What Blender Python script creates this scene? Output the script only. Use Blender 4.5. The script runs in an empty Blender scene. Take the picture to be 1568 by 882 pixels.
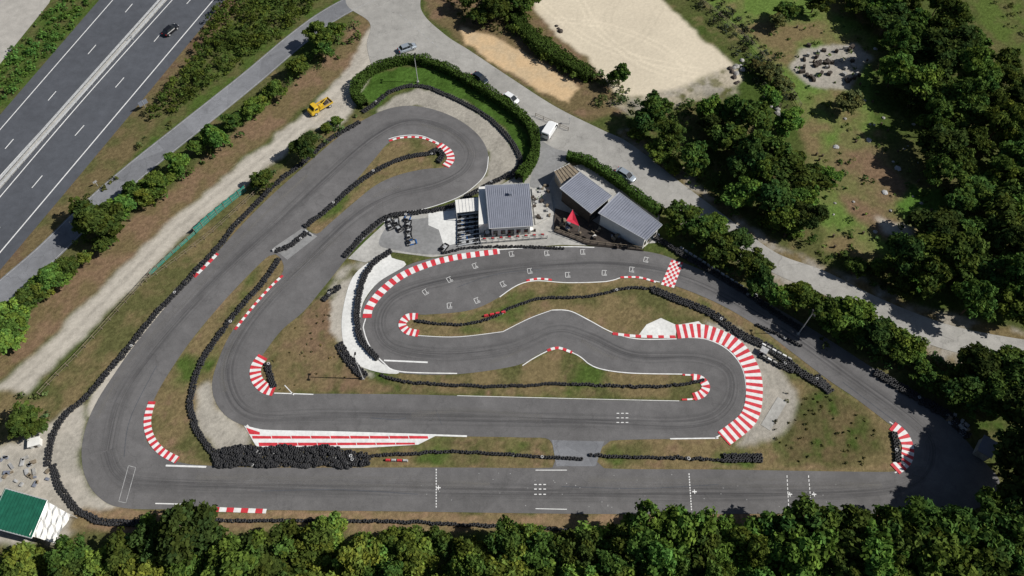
import bpy, math, random, numpy as np
from mathutils import Vector
from mathutils.geometry import tessellate_polygon
random.seed(7); rng=np.random.default_rng(7)
F=1120.0; H=115.0; PA=math.radians(32); CA=math.cos(PA); SA=math.sin(PA)
def G(x,y,z=0.0):
    # survey coordinates (aerial photo) -> ground metres
    u=(x-784)/F; v=(441-y)/F
    t=(H-z)/(CA-v*SA)
    return (u*t,(v*CA+SA)*t)
sc=bpy.context.scene
# ---------------------------------------------------------------- materials
def newmat(name):
    m=bpy.data.materials.new(name); m.use_nodes=True; nt=m.node_tree; nt.nodes.clear()
    o=nt.nodes.new('ShaderNodeOutputMaterial'); return m,nt,o
def N(nt,t,**k):
    n=nt.nodes.new(t)
    for a,b in k.items():
        if hasattr(n,a): setattr(n,a,b)
        else: n.inputs[a].default_value=b
    return n
def noise(nt,scale,detail=3,rough=.6,vec=None):
    n=nt.nodes.new('ShaderNodeTexNoise'); n.inputs['Scale'].default_value=scale
    n.inputs['Detail'].default_value=detail; n.inputs['Roughness'].default_value=rough
    if vec is not None: nt.links.new(vec,n.inputs['Vector'])
    return n.outputs['Fac']
def maprange(nt,s,a,b,c,d):
    n=nt.nodes.new('ShaderNodeMapRange'); nt.links.new(s,n.inputs[0])
    for i,q in enumerate((a,b,c,d)): n.inputs[i+1].default_value=q
    return n.outputs[0]
def mul(nt,a,b,op='MULTIPLY'):
    n=nt.nodes.new('ShaderNodeMath'); n.operation=op; nt.links.new(a,n.inputs[0])
    if isinstance(b,float): n.inputs[1].default_value=b
    else: nt.links.new(b,n.inputs[1])
    return n.outputs[0]
def scalecol(nt,colsock,fac):
    n=nt.nodes.new('ShaderNodeVectorMath'); n.operation='SCALE'
    if isinstance(colsock,tuple): n.inputs[0].default_value=colsock[:3]
    else: nt.links.new(colsock,n.inputs[0])
    nt.links.new(fac,n.inputs['Scale']); return n.outputs[0]
def pos(nt): return nt.nodes.new('ShaderNodeNewGeometry').outputs['Position']
def surf(name,col,rough=.8,layers=((.1,.75,1.25),(2.,.85,1.15)),spec=.3,metal=0.,bump=0.,obj=False):
    m,nt,o=newmat(name)
    vec=nt.nodes.new('ShaderNodeTexCoord').outputs['Object'] if obj else pos(nt)
    f=None
    for s,a,b in layers:
        q=maprange(nt,noise(nt,s,vec=vec),.3,.7,a,b)
        f=q if f is None else mul(nt,f,q)
    b=N(nt,'ShaderNodeBsdfPrincipled'); b.inputs['Roughness'].default_value=rough
    b.inputs['Specular IOR Level'].default_value=spec; b.inputs['Metallic'].default_value=metal
    if f is not None: nt.links.new(scalecol(nt,col,f),b.inputs['Base Color'])
    else: b.inputs['Base Color'].default_value=(*col,1)
    if bump:
        bp=nt.nodes.new('ShaderNodeBump'); bp.inputs['Strength'].default_value=bump; bp.inputs['Distance'].default_value=.05
        nt.links.new(noise(nt,8,vec=vec),bp.inputs['Height']); nt.links.new(bp.outputs[0],b.inputs['Normal'])
    nt.links.new(b.outputs[0],o.inputs[0]); return m
def asphalt(name,col,tint=.2,patch=.12,crack=.78):
    m,nt,o=newmat(name); v=pos(nt)
    f=maprange(nt,noise(nt,.07,3,vec=v),.3,.7,1-tint,1+tint)
    f=mul(nt,f,maprange(nt,noise(nt,.5,4,.7,vec=v),.3,.7,.86,1.14))
    f=mul(nt,f,maprange(nt,noise(nt,7.,3,.8,vec=v),.3,.7,.84,1.16))
    vo=nt.nodes.new('ShaderNodeTexVoronoi'); vo.inputs['Scale'].default_value=.09; nt.links.new(v,vo.inputs['Vector'])
    sp=nt.nodes.new('ShaderNodeSeparateColor'); nt.links.new(vo.outputs['Color'],sp.inputs[0])
    f=mul(nt,f,maprange(nt,sp.outputs[0],0,1,1-patch,1+patch))
    if crack<1:
        vc=nt.nodes.new('ShaderNodeTexVoronoi'); vc.feature='DISTANCE_TO_EDGE'; vc.inputs['Scale'].default_value=.13
        wn=nt.nodes.new('ShaderNodeTexNoise'); wn.inputs['Scale'].default_value=.5; nt.links.new(v,wn.inputs['Vector'])
        ad=nt.nodes.new('ShaderNodeVectorMath'); ad.operation='MULTIPLY_ADD'; nt.links.new(wn.outputs['Color'],ad.inputs[0]); ad.inputs[1].default_value=(4,4,0); nt.links.new(v,ad.inputs[2])
        nt.links.new(ad.outputs[0],vc.inputs['Vector'])
        f=mul(nt,f,maprange(nt,vc.outputs['Distance'],0,.012,crack,1.))
    b=N(nt,'ShaderNodeBsdfPrincipled'); b.inputs['Roughness'].default_value=.85; b.inputs['Specular IOR Level'].default_value=.25
    nt.links.new(scalecol(nt,col,f),b.inputs['Base Color']); nt.links.new(b.outputs[0],o.inputs[0]); return m
M={}
M['asph']=asphalt('track_asphalt',(.134,.130,.131),.14,.05,.86)
M['mway']=asphalt('motorway_asphalt',(.082,.088,.102),.1,.03,1)
M['lane']=asphalt('lane_asphalt',(.19,.195,.21),.12)
M['road']=asphalt('worn_road_asphalt',(.33,.32,.30),.12,.04)
M['slip']=asphalt('slip_road_asphalt',(.38,.36,.33),.08,.03,1)
M['conc']=surf('concrete_paving',(.42,.41,.385),.85,((.15,.75,1.15),(1.5,.82,1.12),(9,.93,1.07)))
M['wconc']=surf('pale_concrete',(.70,.70,.68),.85,((.2,.85,1.1),(2,.85,1.08)))
M['yard']=surf('yard_asphalt',(.24,.24,.24),.85,((.15,.8,1.2),(1.5,.85,1.12)))
M['white']=surf('white_road_paint',(.80,.80,.79),.6,((1.2,.82,1.06),(7,.9,1.04)))
M['wpale']=surf('faded_white_paint',(.42,.42,.42),.7,((1.5,.6,1.2),(8,.8,1.1)))
M['red']=surf('red_kerb_paint',(.60,.045,.06),.6,((1.2,.75,1.15),(7,.85,1.1)))
M['rubber']=surf('tyre_rubber',(.022,.022,.024),.6,((3.,.5,1.8),),.4)
M['metal']=surf('galvanised_steel',(.55,.56,.57),.45,((1,.9,1.1),),.5,.3)
M['roof']=surf('grey_blue_metal_roof',(.27,.285,.34),.5,((.5,.9,1.08),(4,.93,1.06)),.4,.1)
M['roofd']=surf('dark_metal_rib',(.18,.195,.24),.5,((1,.9,1.1),),.4)
M['wall']=surf('white_render_wall',(.74,.73,.70),.8,((.8,.9,1.05),))
M['beige']=surf('beige_render_wall',(.42,.36,.29),.8,((.8,.9,1.05),))
M['wood']=surf('weathered_timber',(.22,.18,.13),.8,((2,.7,1.25),(12,.85,1.15)))
M['dwood']=surf('dark_timber',(.06,.048,.04),.7,((2,.7,1.25),))
M['glass']=surf('dark_window_glass',(.02,.025,.03),.08,(),.6)
M['greenroof']=surf('green_metal_roof',(.015,.11,.07),.5,((1,.8,1.2),))
M['greenmesh']=surf('green_windbreak_mesh',(.03,.20,.16),.8,((2,.8,1.2),))
M['stone']=surf('grey_stone',(.34,.33,.31),.9,((1.5,.7,1.25),(8,.8,1.2)),bump=.5)
M['earth']=surf('bark',(.10,.075,.05),.9,((4,.7,1.3),))
M['redsail']=surf('red_fabric',(.50,.02,.05),.7,((1,.9,1.1),))
M['blackpl']=surf('black_plastic',(.02,.02,.022),.5,())
M['bluepl']=surf('blue_plastic',(.02,.10,.30),.4,())
M['yellow']=surf('yellow_paint',(.66,.43,.03),.35,((2,.9,1.05),),.5)
M['pwhite']=surf('white_car_paint',(.76,.77,.78),.25,(),.5)
M['psilver']=surf('silver_car_paint',(.40,.45,.50),.25,(),.5,.4)
M['pdark']=surf('dark_blue_car_paint',(.03,.04,.06),.22,(),.5,.2)
M['pblack']=surf('black_car_paint',(.012,.012,.015),.2,(),.5)
M['lampred']=surf('red_lamp_lens',(.4,.01,.01),.2,())
M['flower']=surf('geranium_flowers',(.55,.03,.04),.8,((9,.4,1.2),))
def leafmat(name,tr=.3):
    m,nt,o=newmat(name)
    at=nt.nodes.new('ShaderNodeAttribute'); at.attribute_name='Col'
    oi=nt.nodes.new('ShaderNodeObjectInfo')
    hs=nt.nodes.new('ShaderNodeHueSaturation'); nt.links.new(at.outputs['Color'],hs.inputs['Color'])
    nt.links.new(maprange(nt,oi.outputs['Random'],0,1,.47,.52),hs.inputs['Hue'])
    nt.links.new(maprange(nt,oi.outputs['Random'],0,1,.78,1.32),hs.inputs['Value'])
    d=nt.nodes.new('ShaderNodeBsdfDiffuse')
    t=nt.nodes.new('ShaderNodeBsdfTranslucent'); mx=nt.nodes.new('ShaderNodeMixShader'); mx.inputs[0].default_value=tr
    nt.links.new(hs.outputs[0],d.inputs[0]); nt.links.new(hs.outputs[0],t.inputs[0])
    nt.links.new(d.outputs[0],mx.inputs[1]); nt.links.new(t.outputs[0],mx.inputs[2]); nt.links.new(mx.outputs[0],o.inputs[0]); return m
M['leaf']=leafmat('foliage')
# ---------------------------------------------------------------- mesh helpers
def empty(name,loc=(0,0,0)):
    e=bpy.data.objects.new(name,None); e.location=loc; sc.collection.objects.link(e); return e
class MB:
    def __init__(s): s.v=[];s.f=[];s.m=[]
    def add(s,vs,fs,m=0):
        o=len(s.v); s.v+= [tuple(p) for p in vs]; s.f+=[tuple(i+o for i in f) for f in fs]; s.m+=[m]*len(fs)
    def box(s,c,d,rz=0,m=0,top=1.0):
        cr,sr=math.cos(rz),math.sin(rz); vs=[]
        for z in (0,1):
            k=top if z else 1
            for a,b in((-1,-1),(1,-1),(1,1),(-1,1)):
                x=a*d[0]/2*k;y=b*d[1]/2*k
                vs.append((c[0]+x*cr-y*sr,c[1]+x*sr+y*cr,c[2]+(z-.5)*d[2]))
        s.add(vs,[(0,3,2,1),(4,5,6,7),(0,1,5,4),(1,2,6,5),(2,3,7,6),(3,0,4,7)],m)
    def prism(s,poly,z0,z1,m=0,mtop=None):
        n=len(poly); z0=[z0]*n if not hasattr(z0,'__len__') else z0; z1=[z1]*n if not hasattr(z1,'__len__') else z1
        vs=[(p[0],p[1],z0[i]) for i,p in enumerate(poly)]+[(p[0],p[1],z1[i]) for i,p in enumerate(poly)]
        s.add(vs,[(i,(i+1)%n,(i+1)%n+n,i+n) for i in range(n)]+[tuple(range(n-1,-1,-1))],m)
        s.add(vs[n:],[tuple(range(n))],m if mtop is None else mtop)
    def cyl(s,p0,p1,r0,r1=None,n=8,m=0):
        r1=r0 if r1 is None else r1; p0=Vector(p0);p1=Vector(p1); d=(p1-p0).normalized()
        a=d.orthogonal().normalized(); b=d.cross(a); vs=[]
        for p,r in((p0,r0),(p1,r1)):
            for i in range(n):
                t=2*math.pi*i/n; vs.append(p+a*math.cos(t)*r+b*math.sin(t)*r)
        s.add(vs,[(i,(i+1)%n,(i+1)%n+n,i+n) for i in range(n)]+[tuple(range(n-1,-1,-1)),tuple(range(n,2*n))],m)
    def loft(s,rings,m=0,cap=True):
        n=len(rings[0]); vs=[p for r in rings for p in r]; fs=[]
        for k in range(len(rings)-1):
            for i in range(n): fs.append((k*n+i,k*n+(i+1)%n,(k+1)*n+(i+1)%n,(k+1)*n+i))
        if cap: fs+= [tuple(range(n-1,-1,-1)),tuple(range((len(rings)-1)*n,len(rings)*n))]
        s.add(vs,fs,m)
    def obj(s,name,mats,parent=None,loc=(0,0,0),rz=0,smooth=False,bevel=0):
        me=bpy.data.meshes.new(name); me.from_pydata(s.v,[],s.f)
        for k in mats: me.materials.append(M[k])
        me.polygons.foreach_set('material_index',s.m)
        if smooth: me.polygons.foreach_set('use_smooth',[True]*len(s.f))
        me.update(); o=bpy.data.objects.new(name,me); o.location=loc; o.rotation_euler=(0,0,rz); sc.collection.objects.link(o)
        if parent: o.parent=parent
        if bevel:
            b=o.modifiers.new('b','BEVEL'); b.width=bevel; b.segments=2; b.limit_method='ANGLE'
        return o
def fast(name,V,Q,mi=None,col=None,mats=('leaf',),link=True):
    me=bpy.data.meshes.new(name); n=len(V); m=len(Q)
    me.vertices.add(n); me.vertices.foreach_set('co',np.asarray(V,dtype=np.float32).ravel())
    me.loops.add(m*4); me.loops.foreach_set('vertex_index',np.asarray(Q,dtype=np.int32).ravel())
    me.polygons.add(m); me.polygons.foreach_set('loop_start',np.arange(0,m*4,4,dtype=np.int32))
    for k in mats: me.materials.append(M[k])
    if mi is not None: me.polygons.foreach_set('material_index',np.asarray(mi,dtype=np.int32))
    if col is not None:
        a=me.attributes.new('Col','FLOAT_COLOR','CORNER')
        c=np.ones((m,4,4),dtype=np.float32); c[:,:,:3]=np.asarray(col)[:,None,:]; a.data.foreach_set('color',c.ravel())
    me.update(calc_edges=True); me.validate()
    if not link: return me
    o=bpy.data.objects.new(name,me); sc.collection.objects.link(o); return o
def smooth(pts,closed=False,step=1.0):
    P=[np.array(p,float) for p in pts]; n=len(P); out=[]
    for i in range(n if closed else n-1):
        g=(lambda k:P[k%n]) if closed else (lambda k:P[min(max(k,0),n-1)])
        p0,p1,p2,p3=g(i-1),g(i),g(i+1),g(i+2)
        k=max(1,int(np.linalg.norm(p2-p1)/step))
        for j in range(k):
            t=j/k; out.append(.5*((2*p1)+(p2-p0)*t+(2*p0-5*p1+4*p2-p3)*t*t+(3*p1-p0-3*p2+p3)*t**3))
    if not closed: out.append(P[-1])
    return [tuple(p) for p in out]
def W(pts): return [G(*p) for p in pts]
def WS(pts,closed=False,step=1.0): return smooth(W(pts),closed,step)
def sheet(name,loops,z,mat,parent=None,sm=True):
    L=[WS(l,True) if sm else W(l) for l in loops]
    vs=[Vector((p[0],p[1],0)) for l in L for p in l]
    tr=tessellate_polygon([[Vector((p[0],p[1],0)) for p in l] for l in L])
    mb=MB(); fs=[]
    for t in tr:
        a,b,c=[vs[i] for i in t]; s=(b-a).cross(c-a).z
        fs.append(t if s>0 else (t[0],t[2],t[1]))
    mb.add([(v.x,v.y,z) for v in vs],fs); return mb.obj(name,[mat],parent)
def resample(P,step):
    P=np.array(P,float); d=np.r_[0,np.cumsum(np.linalg.norm(np.diff(P,axis=0),axis=1))]
    n=max(2,int(round(d[-1]/step))+1); s=np.linspace(0,d[-1],n)
    return np.c_[np.interp(s,d,P[:,0]),np.interp(s,d,P[:,1])],s
def normals(P):
    t=np.gradient(P,axis=0); t/=np.linalg.norm(t,axis=1)[:,None]+1e-9; return np.c_[-t[:,1],t[:,0]]
def ribbon(mb,P,w,z,m=0,seg=None,raised=0.,w1=None):
    P=np.array(P); n=normals(P); d=np.r_[0,np.cumsum(np.linalg.norm(np.diff(P,axis=0),axis=1))]
    ww=np.linspace(w,w if w1 is None else w1,len(P))[:,None]
    A=P+n*ww/2;B=P-n*ww/2
    for i in range(len(P)-1):
        mm=m
        if seg: mm=seg[1][int((d[i]+d[i+1])/2/seg[0])%len(seg[1])]
        if mm is None: continue
        vs=[(*A[i],z),(*B[i],z),(*B[i+1],z),(*A[i+1],z)]; fs=[(0,1,2,3)]
        if raised:
            vs+=[(*A[i],z-raised),(*B[i],z-raised),(*B[i+1],z-raised),(*A[i+1],z-raised)]
            fs+=[(0,3,7,4),(1,5,6,2)]
        mb.add(vs,fs,mm)
# ---------------------------------------------------------------- ground
xs=np.r_[-4000,-2000,-900,-400,-220,np.arange(-150,150.01,.4),220,400,900,2000,4000]
ys=np.r_[-4000,-2000,-900,-300,-80,np.arange(0,190.01,.4),250,400,900,2000,4000]
XX,YY=np.meshgrid(xs,ys)
def vnoise(X,Y,scale,seed):
    r=np.random.default_rng(seed); T=r.random((256,256))
    x=X/scale;y=Y/scale; xi=np.floor(x).astype(int);yi=np.floor(y).astype(int); fx=x-xi;fy=y-yi
    fx=fx*fx*(3-2*fx);fy=fy*fy*(3-2*fy); g=lambda a,b:T[a%256,b%256]
    return (g(xi,yi)*(1-fx)+g(xi+1,yi)*fx)*(1-fy)+(g(xi,yi+1)*(1-fx)+g(xi+1,yi+1)*fx)*fy
def fbm(X,Y,scale,seed,o=4):
    s=0;a=1;t=0
    for k in range(o): s=s+a*vnoise(X,Y,scale/2**k,seed+k);t+=a;a*=.55
    return s/t
dX=XX+(fbm(XX,YY,3,11,3)-.5)*2.2; dY=YY+(fbm(XX,YY,3,31,3)-.5)*2.2
lush=np.array([.055,.085,.02]); olive=np.array([.10,.10,.04]); dry=np.array([.18,.14,.072]); dirt=np.array([.26,.175,.11])
sand=np.array([.64,.565,.44]); pathc=np.array([.45,.415,.36]); grav=np.array([.36,.335,.29]); bright=np.array([.065,.125,.024])
f1=fbm(XX,YY,14,51,5)[...,None]; f2=fbm(XX,YY,3,71,4)[...,None]
def mixc(a,b,f): f=np.clip(f,0,1); return a*(1-f)+b*f
COL=mixc(lush,olive,(f1-.35)*3); COL=mixc(COL,dry,(f2-.55)*3)
def mask_poly(P):
    P=np.array(P); m=np.zeros(XX.shape,bool)
    j0,j1=np.searchsorted(xs,[P[:,0].min()-3,P[:,0].max()+3]); i0,i1=np.searchsorted(ys,[P[:,1].min()-3,P[:,1].max()+3])
    x=dX[i0:i1,j0:j1];y=dY[i0:i1,j0:j1]; r=np.zeros(x.shape,bool)
    for k in range(len(P)):
        xa,ya=P[k];xb,yb=P[(k+1)%len(P)]
        if ya==yb: continue
        c=((ya>y)!=(yb>y))&(x<(xb-xa)*(y-ya)/(yb-ya)+xa); r^=c
    m[i0:i1,j0:j1]=r; return m
def mask_line(P,w,warp=1):
    P=np.array(P); m=np.full(XX.shape,1e9)
    for k in range(len(P)-1):
        a=P[k];b=P[k+1]; lo=np.minimum(a,b)-w-3; hi=np.maximum(a,b)+w+3
        j0,j1=np.searchsorted(xs,[lo[0],hi[0]]); i0,i1=np.searchsorted(ys,[lo[1],hi[1]])
        x=(dX if warp else XX)[i0:i1,j0:j1];y=(dY if warp else YY)[i0:i1,j0:j1]; d=b-a; L=max(d@d,1e-9)
        t=np.clip(((x-a[0])*d[0]+(y-a[1])*d[1])/L,0,1)
        q=np.hypot(x-a[0]-t*d[0],y-a[1]-t*d[1]); m[i0:i1,j0:j1]=np.minimum(m[i0:i1,j0:j1],q)
    return m<w/2
def blur(m,k=1):
    m=m.astype(float)
    for _ in range(k):
        m=(m+np.roll(m,1,0)+np.roll(m,-1,0)+np.roll(m,1,1)+np.roll(m,-1,1))/5
    return m[...,None]
def paint(m,c,k=1,op=1.):
    global COL
    b=blur(m,k)*op; COL=COL*(1-b)+c*b
def A(c,c2,f=None): return mixc(c,c2,((f2 if f is None else f)-.4)*3.5)
H1=[(468,346),(500,318),(540,282),(572,245),(600,216),(640,210),(672,218),(690,232),(693,245),(682,256),(650,259),(610,268),(575,284),(540,312),(505,342),(485,358)]
H2=[(412,392),(372,430),(330,476),(290,525),(255,577),(236,612),(222,648),(225,676),(246,697),(280,709),(320,713),(400,716),(560,716),(700,716),(846,716),(850,706),(842,674),(800,670),(700,668),(560,663),(430,661),(385,655),(350,640),(330,615),(325,585),(335,550),(352,513),(377,480),(410,443),(434,415),(428,394)]
H3=[(625,481),(650,482),(720,475),(765,455),(792,436),(820,428),(870,432),(930,430),(960,423),(1000,430),(1040,440),(1100,465),(1160,500),(1220,545),(1270,583),(1310,610),(1360,648),(1385,666),(1393,690),(1385,715),(1368,722),(1290,722),(1100,719),(925,717),(912,705),(922,685),(935,675),(1030,672),(1095,670),(1128,648),(1142,612),(1138,567),(1115,536),(1080,519),(1035,518),(975,518),(935,510),(903,491),(872,476),(845,475),(810,487),(770,507),(700,515),(640,513),(616,506),(611,492)]
OUT=[(190,778),(150,760),(130,728),(125,690),(133,650),(150,612),(175,573),(205,530),(242,484),(280,440),(322,398),(370,345),(415,300),(460,260),(500,225),(535,197),(560,182),(590,168),(625,162),(665,168),(705,185),(735,210),(748,238),(744,265),(728,284),(700,303),(650,320),(612,326),(588,340),(556,368),(530,397),(512,420),(490,447),(464,478),(432,505),(405,540),(388,568),(394,592),(420,602),(520,603),(625,604),(730,607),(900,612),(1040,614),(1075,610),(1086,592),(1075,576),(1040,573),(960,572),(908,562),(882,542),(852,533),(822,544),(790,560),(700,573),(610,571),(580,556),(558,520),(550,490),(558,462),(582,430),(618,409),(660,396),(750,384),(860,377),(930,379),(1000,387),(1040,400),(1080,416),(1130,438),(1190,472),(1250,508),(1320,553),(1380,593),(1432,630),(1472,666),(1500,700),(1530,735),(1520,765),(1470,786),(1400,789),(1200,787),(900,787),(600,783),(300,780)]
paint(mask_poly(W([(90,-20),(175,-20),(0,195),(-60,260),(-60,150),(0,95)])),A(lush*1.2,olive),2)
paint(mask_poly(W([(330,-20),(560,-20),(440,75),(200,260),(0,440),(-60,500),(-60,470),(0,410)])),A(lush*1.2,olive),2)
paint(mask_line(W([(352,0),(280,80),(180,200),(90,305),(0,412),(-60,480)]),7.5),A(dry*.8,dirt*.55),3)
paint(mask_line(W([(250,150),(170,240),(80,350)]),8),A(dry*.8,olive),3)
paint(mask_line(W([(565,30),(545,75),(450,150),(350,235),(250,320),(190,375),(100,460),(0,550),(-60,600)]),7),A(dry*.85,dirt*.75),2)
paint(mask_line(W([(550,190),(470,250),(400,300),(330,370),(230,460),(130,570),(70,640)]),7),A(olive,dry*.95),3)
PL0=[(590,60),(565,100),(520,140),(470,187),(415,232),(340,292),(268,352),(200,420),(130,490),(60,560),(0,615),(-60,670)]
paint(mask_line(W(PL0),5.0),A(pathc,pathc*.86),2)
paint(mask_poly(W([(570,40),(650,50),(640,88),(600,92),(560,118),(545,165),(520,190),(480,200),(460,185),(520,120)])),A(pathc,pathc*.85),2)
pq=np.array(WS(PL0)); pn=normals(pq)
for s_ in(-.9,.9): paint(mask_line((pq+pn*s_)[::4],.7,0),pathc*1.18,1,.5)
paint(mask_line(pq[::4],.7),pathc*.7,1,.45)
paint(mask_line(W([(145,625),(170,585),(205,540),(245,488),(290,440),(318,408)]),2.6),pathc*1.05,1)
paint(mask_poly(W([(-60,690),(20,680),(75,650),(130,615),(120,700),(140,760),(200,785),(190,800),(120,805),(100,830),(-60,840)])),A(grav,pathc),2)
paint(mask_poly(W([(0,600),(60,610),(75,640),(30,680),(-60,690),(-60,620)])),A(olive,dry),2)
paint(mask_line(W([(120,798),(250,800),(450,800),(700,800),(960,800),(1150,800)]),3.2),A(dry*1.05,dirt*.9),2)
paint(mask_line(W([(120,790),(250,786),(450,789),(700,790),(960,793),(1150,792),(1440,795)]),1.2),A(dirt,dry),1)
n5=fbm(XX,YY,5,91,4)[...,None]; n4=fbm(XX,YY,2.,97,4)[...,None]
isl=mixc(A(dry,olive,n5),dirt*.8,(n4-.58)*4); isl=mixc(isl,lush*1.25,(fbm(XX,YY,7,77,5)[...,None]-.56)*5)
for Hh in (H1,H2,H3): paint(mask_poly(WS(Hh,True,3)),isl,1)
big=mixc(A(dry*.95,dirt*.7,n5),olive,(n4-.52)*3)
paint(mask_poly(W([(400,540),(430,505),(465,478),(500,455),(515,470),(520,530),(560,575),(620,603),(420,603),(388,575)])),big,2)
paint(mask_poly(W([(600,573),(800,560),(850,533),(905,560),(1080,573),(1080,612),(620,604)])),isl,2)
paint(mask_poly(W([(860,435),(1000,440),(1080,480),(990,490),(960,500),(900,470),(820,460)])),A(olive,dry),4)
paint(mask_poly(W([(1270,590),(1340,650),(1360,690),(1280,715),(1200,700),(1200,640),(1230,610)])),mixc(A(olive*.8,dry*.7,n5),lush,(n4-.45)*3),5)
paint(mask_poly(W([(520,412),(590,390),(600,395),(548,425),(515,460),(490,455)])),A(olive,grav),2)
for pth in (H1,H2,H3): paint(mask_line(WS(pth+pth[:1],False,2),.9),A(dirt*1.0,dry*1.2),1,.55)
paint(mask_poly(W([(303,592),(322,582),(332,620),(385,660),(375,688),(330,690),(300,655)])),A(grav*1.15,grav*.9),2)
paint(mask_poly(W([(1075,492),(1130,508),(1180,545),(1217,592),(1222,630),(1185,675),(1130,685),(1140,650),(1150,590),(1120,535)])),A(pathc*.8,grav*.9),2)
paint(mask_poly(W([(520,432),(503,465),(503,505),(522,525),(535,560),(570,575),(550,540),(540,470),(560,425)])),A(pathc*.95,grav),1)
paint(mask_poly(W([(575,172),(600,148),(640,134),(690,145),(745,178),(785,215),(797,250),(780,272),(740,295),(700,305),(745,270),(748,235),(700,190),(640,160),(600,165)])),A(grav,grav*.82),1)
paint(mask_poly(W([(548,145),(570,115),(620,100),(680,108),(760,155),(812,205),(812,250),(790,272),(795,240),(770,195),(720,160),(650,130),(600,140),(575,165)])),A(bright,bright*.7),1)
paint(mask_poly(W([(640,-30),(900,-30),(960,100),(960,170),(900,185),(850,160),(720,75),(660,30)])),A(dry*.8,dirt*.7),3)
paint(mask_poly(W([(706,42),(760,58),(815,88),(850,108),(886,135),(870,157),(820,134),(760,98),(712,66)])),A(sand*np.array([.88,.72,.55]),sand*np.array([.78,.68,.56])),1)
lot=mixc(sand,sand*.88,(f1-.3)*2.5)
paint(mask_poly(W([(805,-30),(825,20),(860,60),(900,90),(950,150),(1010,150),(1110,140),(1135,120),(1120,95),(1060,45),(985,-30)])),lot,2)
for k,(p) in enumerate([[(830,5),(900,60),(980,90),(1080,110)],[(960,-20),(930,30),(960,90),(1040,120)],[(850,30),(930,40),(1010,70),(1060,110)],[(1010,10),(980,60),(920,80)],[(880,-20),(920,50),(1010,110),(1100,125)]]):
    q=np.array(WS(p)); nn=normals(q)
    for s_ in(-.8,.8): paint(mask_line((q+nn*s_)[::3],.6,0),sand*(.78 if k%2 else 1.12),0,.4)
paint(mask_poly(W([(930,155),(1040,135),(1130,95),(1128,145),(1060,158),(962,176)])),mixc(A(sand*.6,grav*.75),olive,(n4-.5)*4),4,.85)
paint(mask_poly(W([(1060,-20),(1260,-20),(1345,60),(1330,130),(1340,200),(1310,260),(1450,290),(1445,330),(1350,400),(1260,385),(1250,300),(1210,140),(1140,70)])),A(lush*2.0,dry*.95,fbm(XX,YY,9,123,5)[...,None]),4)
paint(mask_poly(W([(1300,190),(1350,230),(1400,300),(1410,350),(1380,380),(1330,360),(1290,320),(1260,240)])),A(dirt*.7,olive*1.4,fbm(XX,YY,6,133,5)[...,None]),4)
paint(mask_poly(W([(1400,285),(1450,295),(1440,330),(1390,345),(1370,310)])),A(bright*1.2,lush*1.7),3)
paint(mask_poly(W([(1225,75),(1310,65),(1335,90),(1300,135),(1235,130),(1210,105)])),A(grav*.9,pathc*.8),2)
paint(mask_poly(W([(1455,-60),(1680,-60),(1680,150),(1568,90),(1510,45)])),A(np.array([.085,.12,.03]),olive*1.05),3)
paint(mask_poly(W([(1340,330),(1400,350),(1390,365),(1355,362)])),grav*1.3,3)
paint(mask_line(W([(960,205),(1040,268),(1130,340),(1190,385),(1260,412),(1400,478),(1568,518)]),3.),A(dry*.9,pathc*.7),2)
paint(mask_line(W([(850,215),(900,240),(960,265),(1020,310),(1100,370),(1190,425),(1330,490),(1440,540),(1568,560)]),3.4),A(pathc*.7,dry),2)
paint(mask_poly(W([(1280,590),(1500,600),(1568,640),(1600,800),(1440,800),(1530,740),(1470,665)])),A(olive,lush),3)
ROUGH=np.clip(1.15-COL.mean(-1)*1.9,.25,1)
COL=COL*(1+(rng.random(XX.shape)-.5)*.4*ROUGH)[...,None]
ny,nx=XX.shape; ZZ=(fbm(XX,YY,6,201,3)-.5)*.03
V=np.stack([XX,YY,ZZ],-1).reshape(-1,3)
idx=np.arange(nx*ny).reshape(ny,nx); Q=np.stack([idx[:-1,:-1],idx[:-1,1:],idx[1:,1:],idx[1:,:-1]],-1).reshape(-1,4)
m,nt,o=newmat('ground_surface'); at=nt.nodes.new('ShaderNodeAttribute'); at.attribute_name='Alb'; v=pos(nt)
f=mul(nt,maprange(nt,noise(nt,1.3,4,.75,vec=v),.3,.7,.70,1.30),maprange(nt,noise(nt,7,2,.8,vec=v),.3,.7,.72,1.28))
f=mul(nt,mul(nt,mul(nt,f,1.,'SUBTRACT'),at.outputs['Alpha']),1.,'ADD')
b=N(nt,'ShaderNodeBsdfDiffuse'); nt.links.new(scalecol(nt,at.outputs['Color'],f),b.inputs[0])
bp=nt.nodes.new('ShaderNodeBump'); bp.inputs['Distance'].default_value=.15; nt.links.new(mul(nt,at.outputs['Alpha'],.75),bp.inputs['Strength'])
nt.links.new(noise(nt,2.4,3,.75,vec=v),bp.inputs['Height']); nt.links.new(bp.outputs[0],b.inputs['Normal']); nt.links.new(b.outputs[0],o.inputs[0]); M['ground']=m
g=fast('ground',V,Q,mats=('ground',)); a=g.data.attributes.new('Alb','FLOAT_COLOR','POINT')
c=np.ones((nx*ny,4),np.float32); c[:,:3]=COL.reshape(-1,3); c[:,3]=ROUGH.ravel(); a.data.foreach_set('color',c.ravel())
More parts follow.
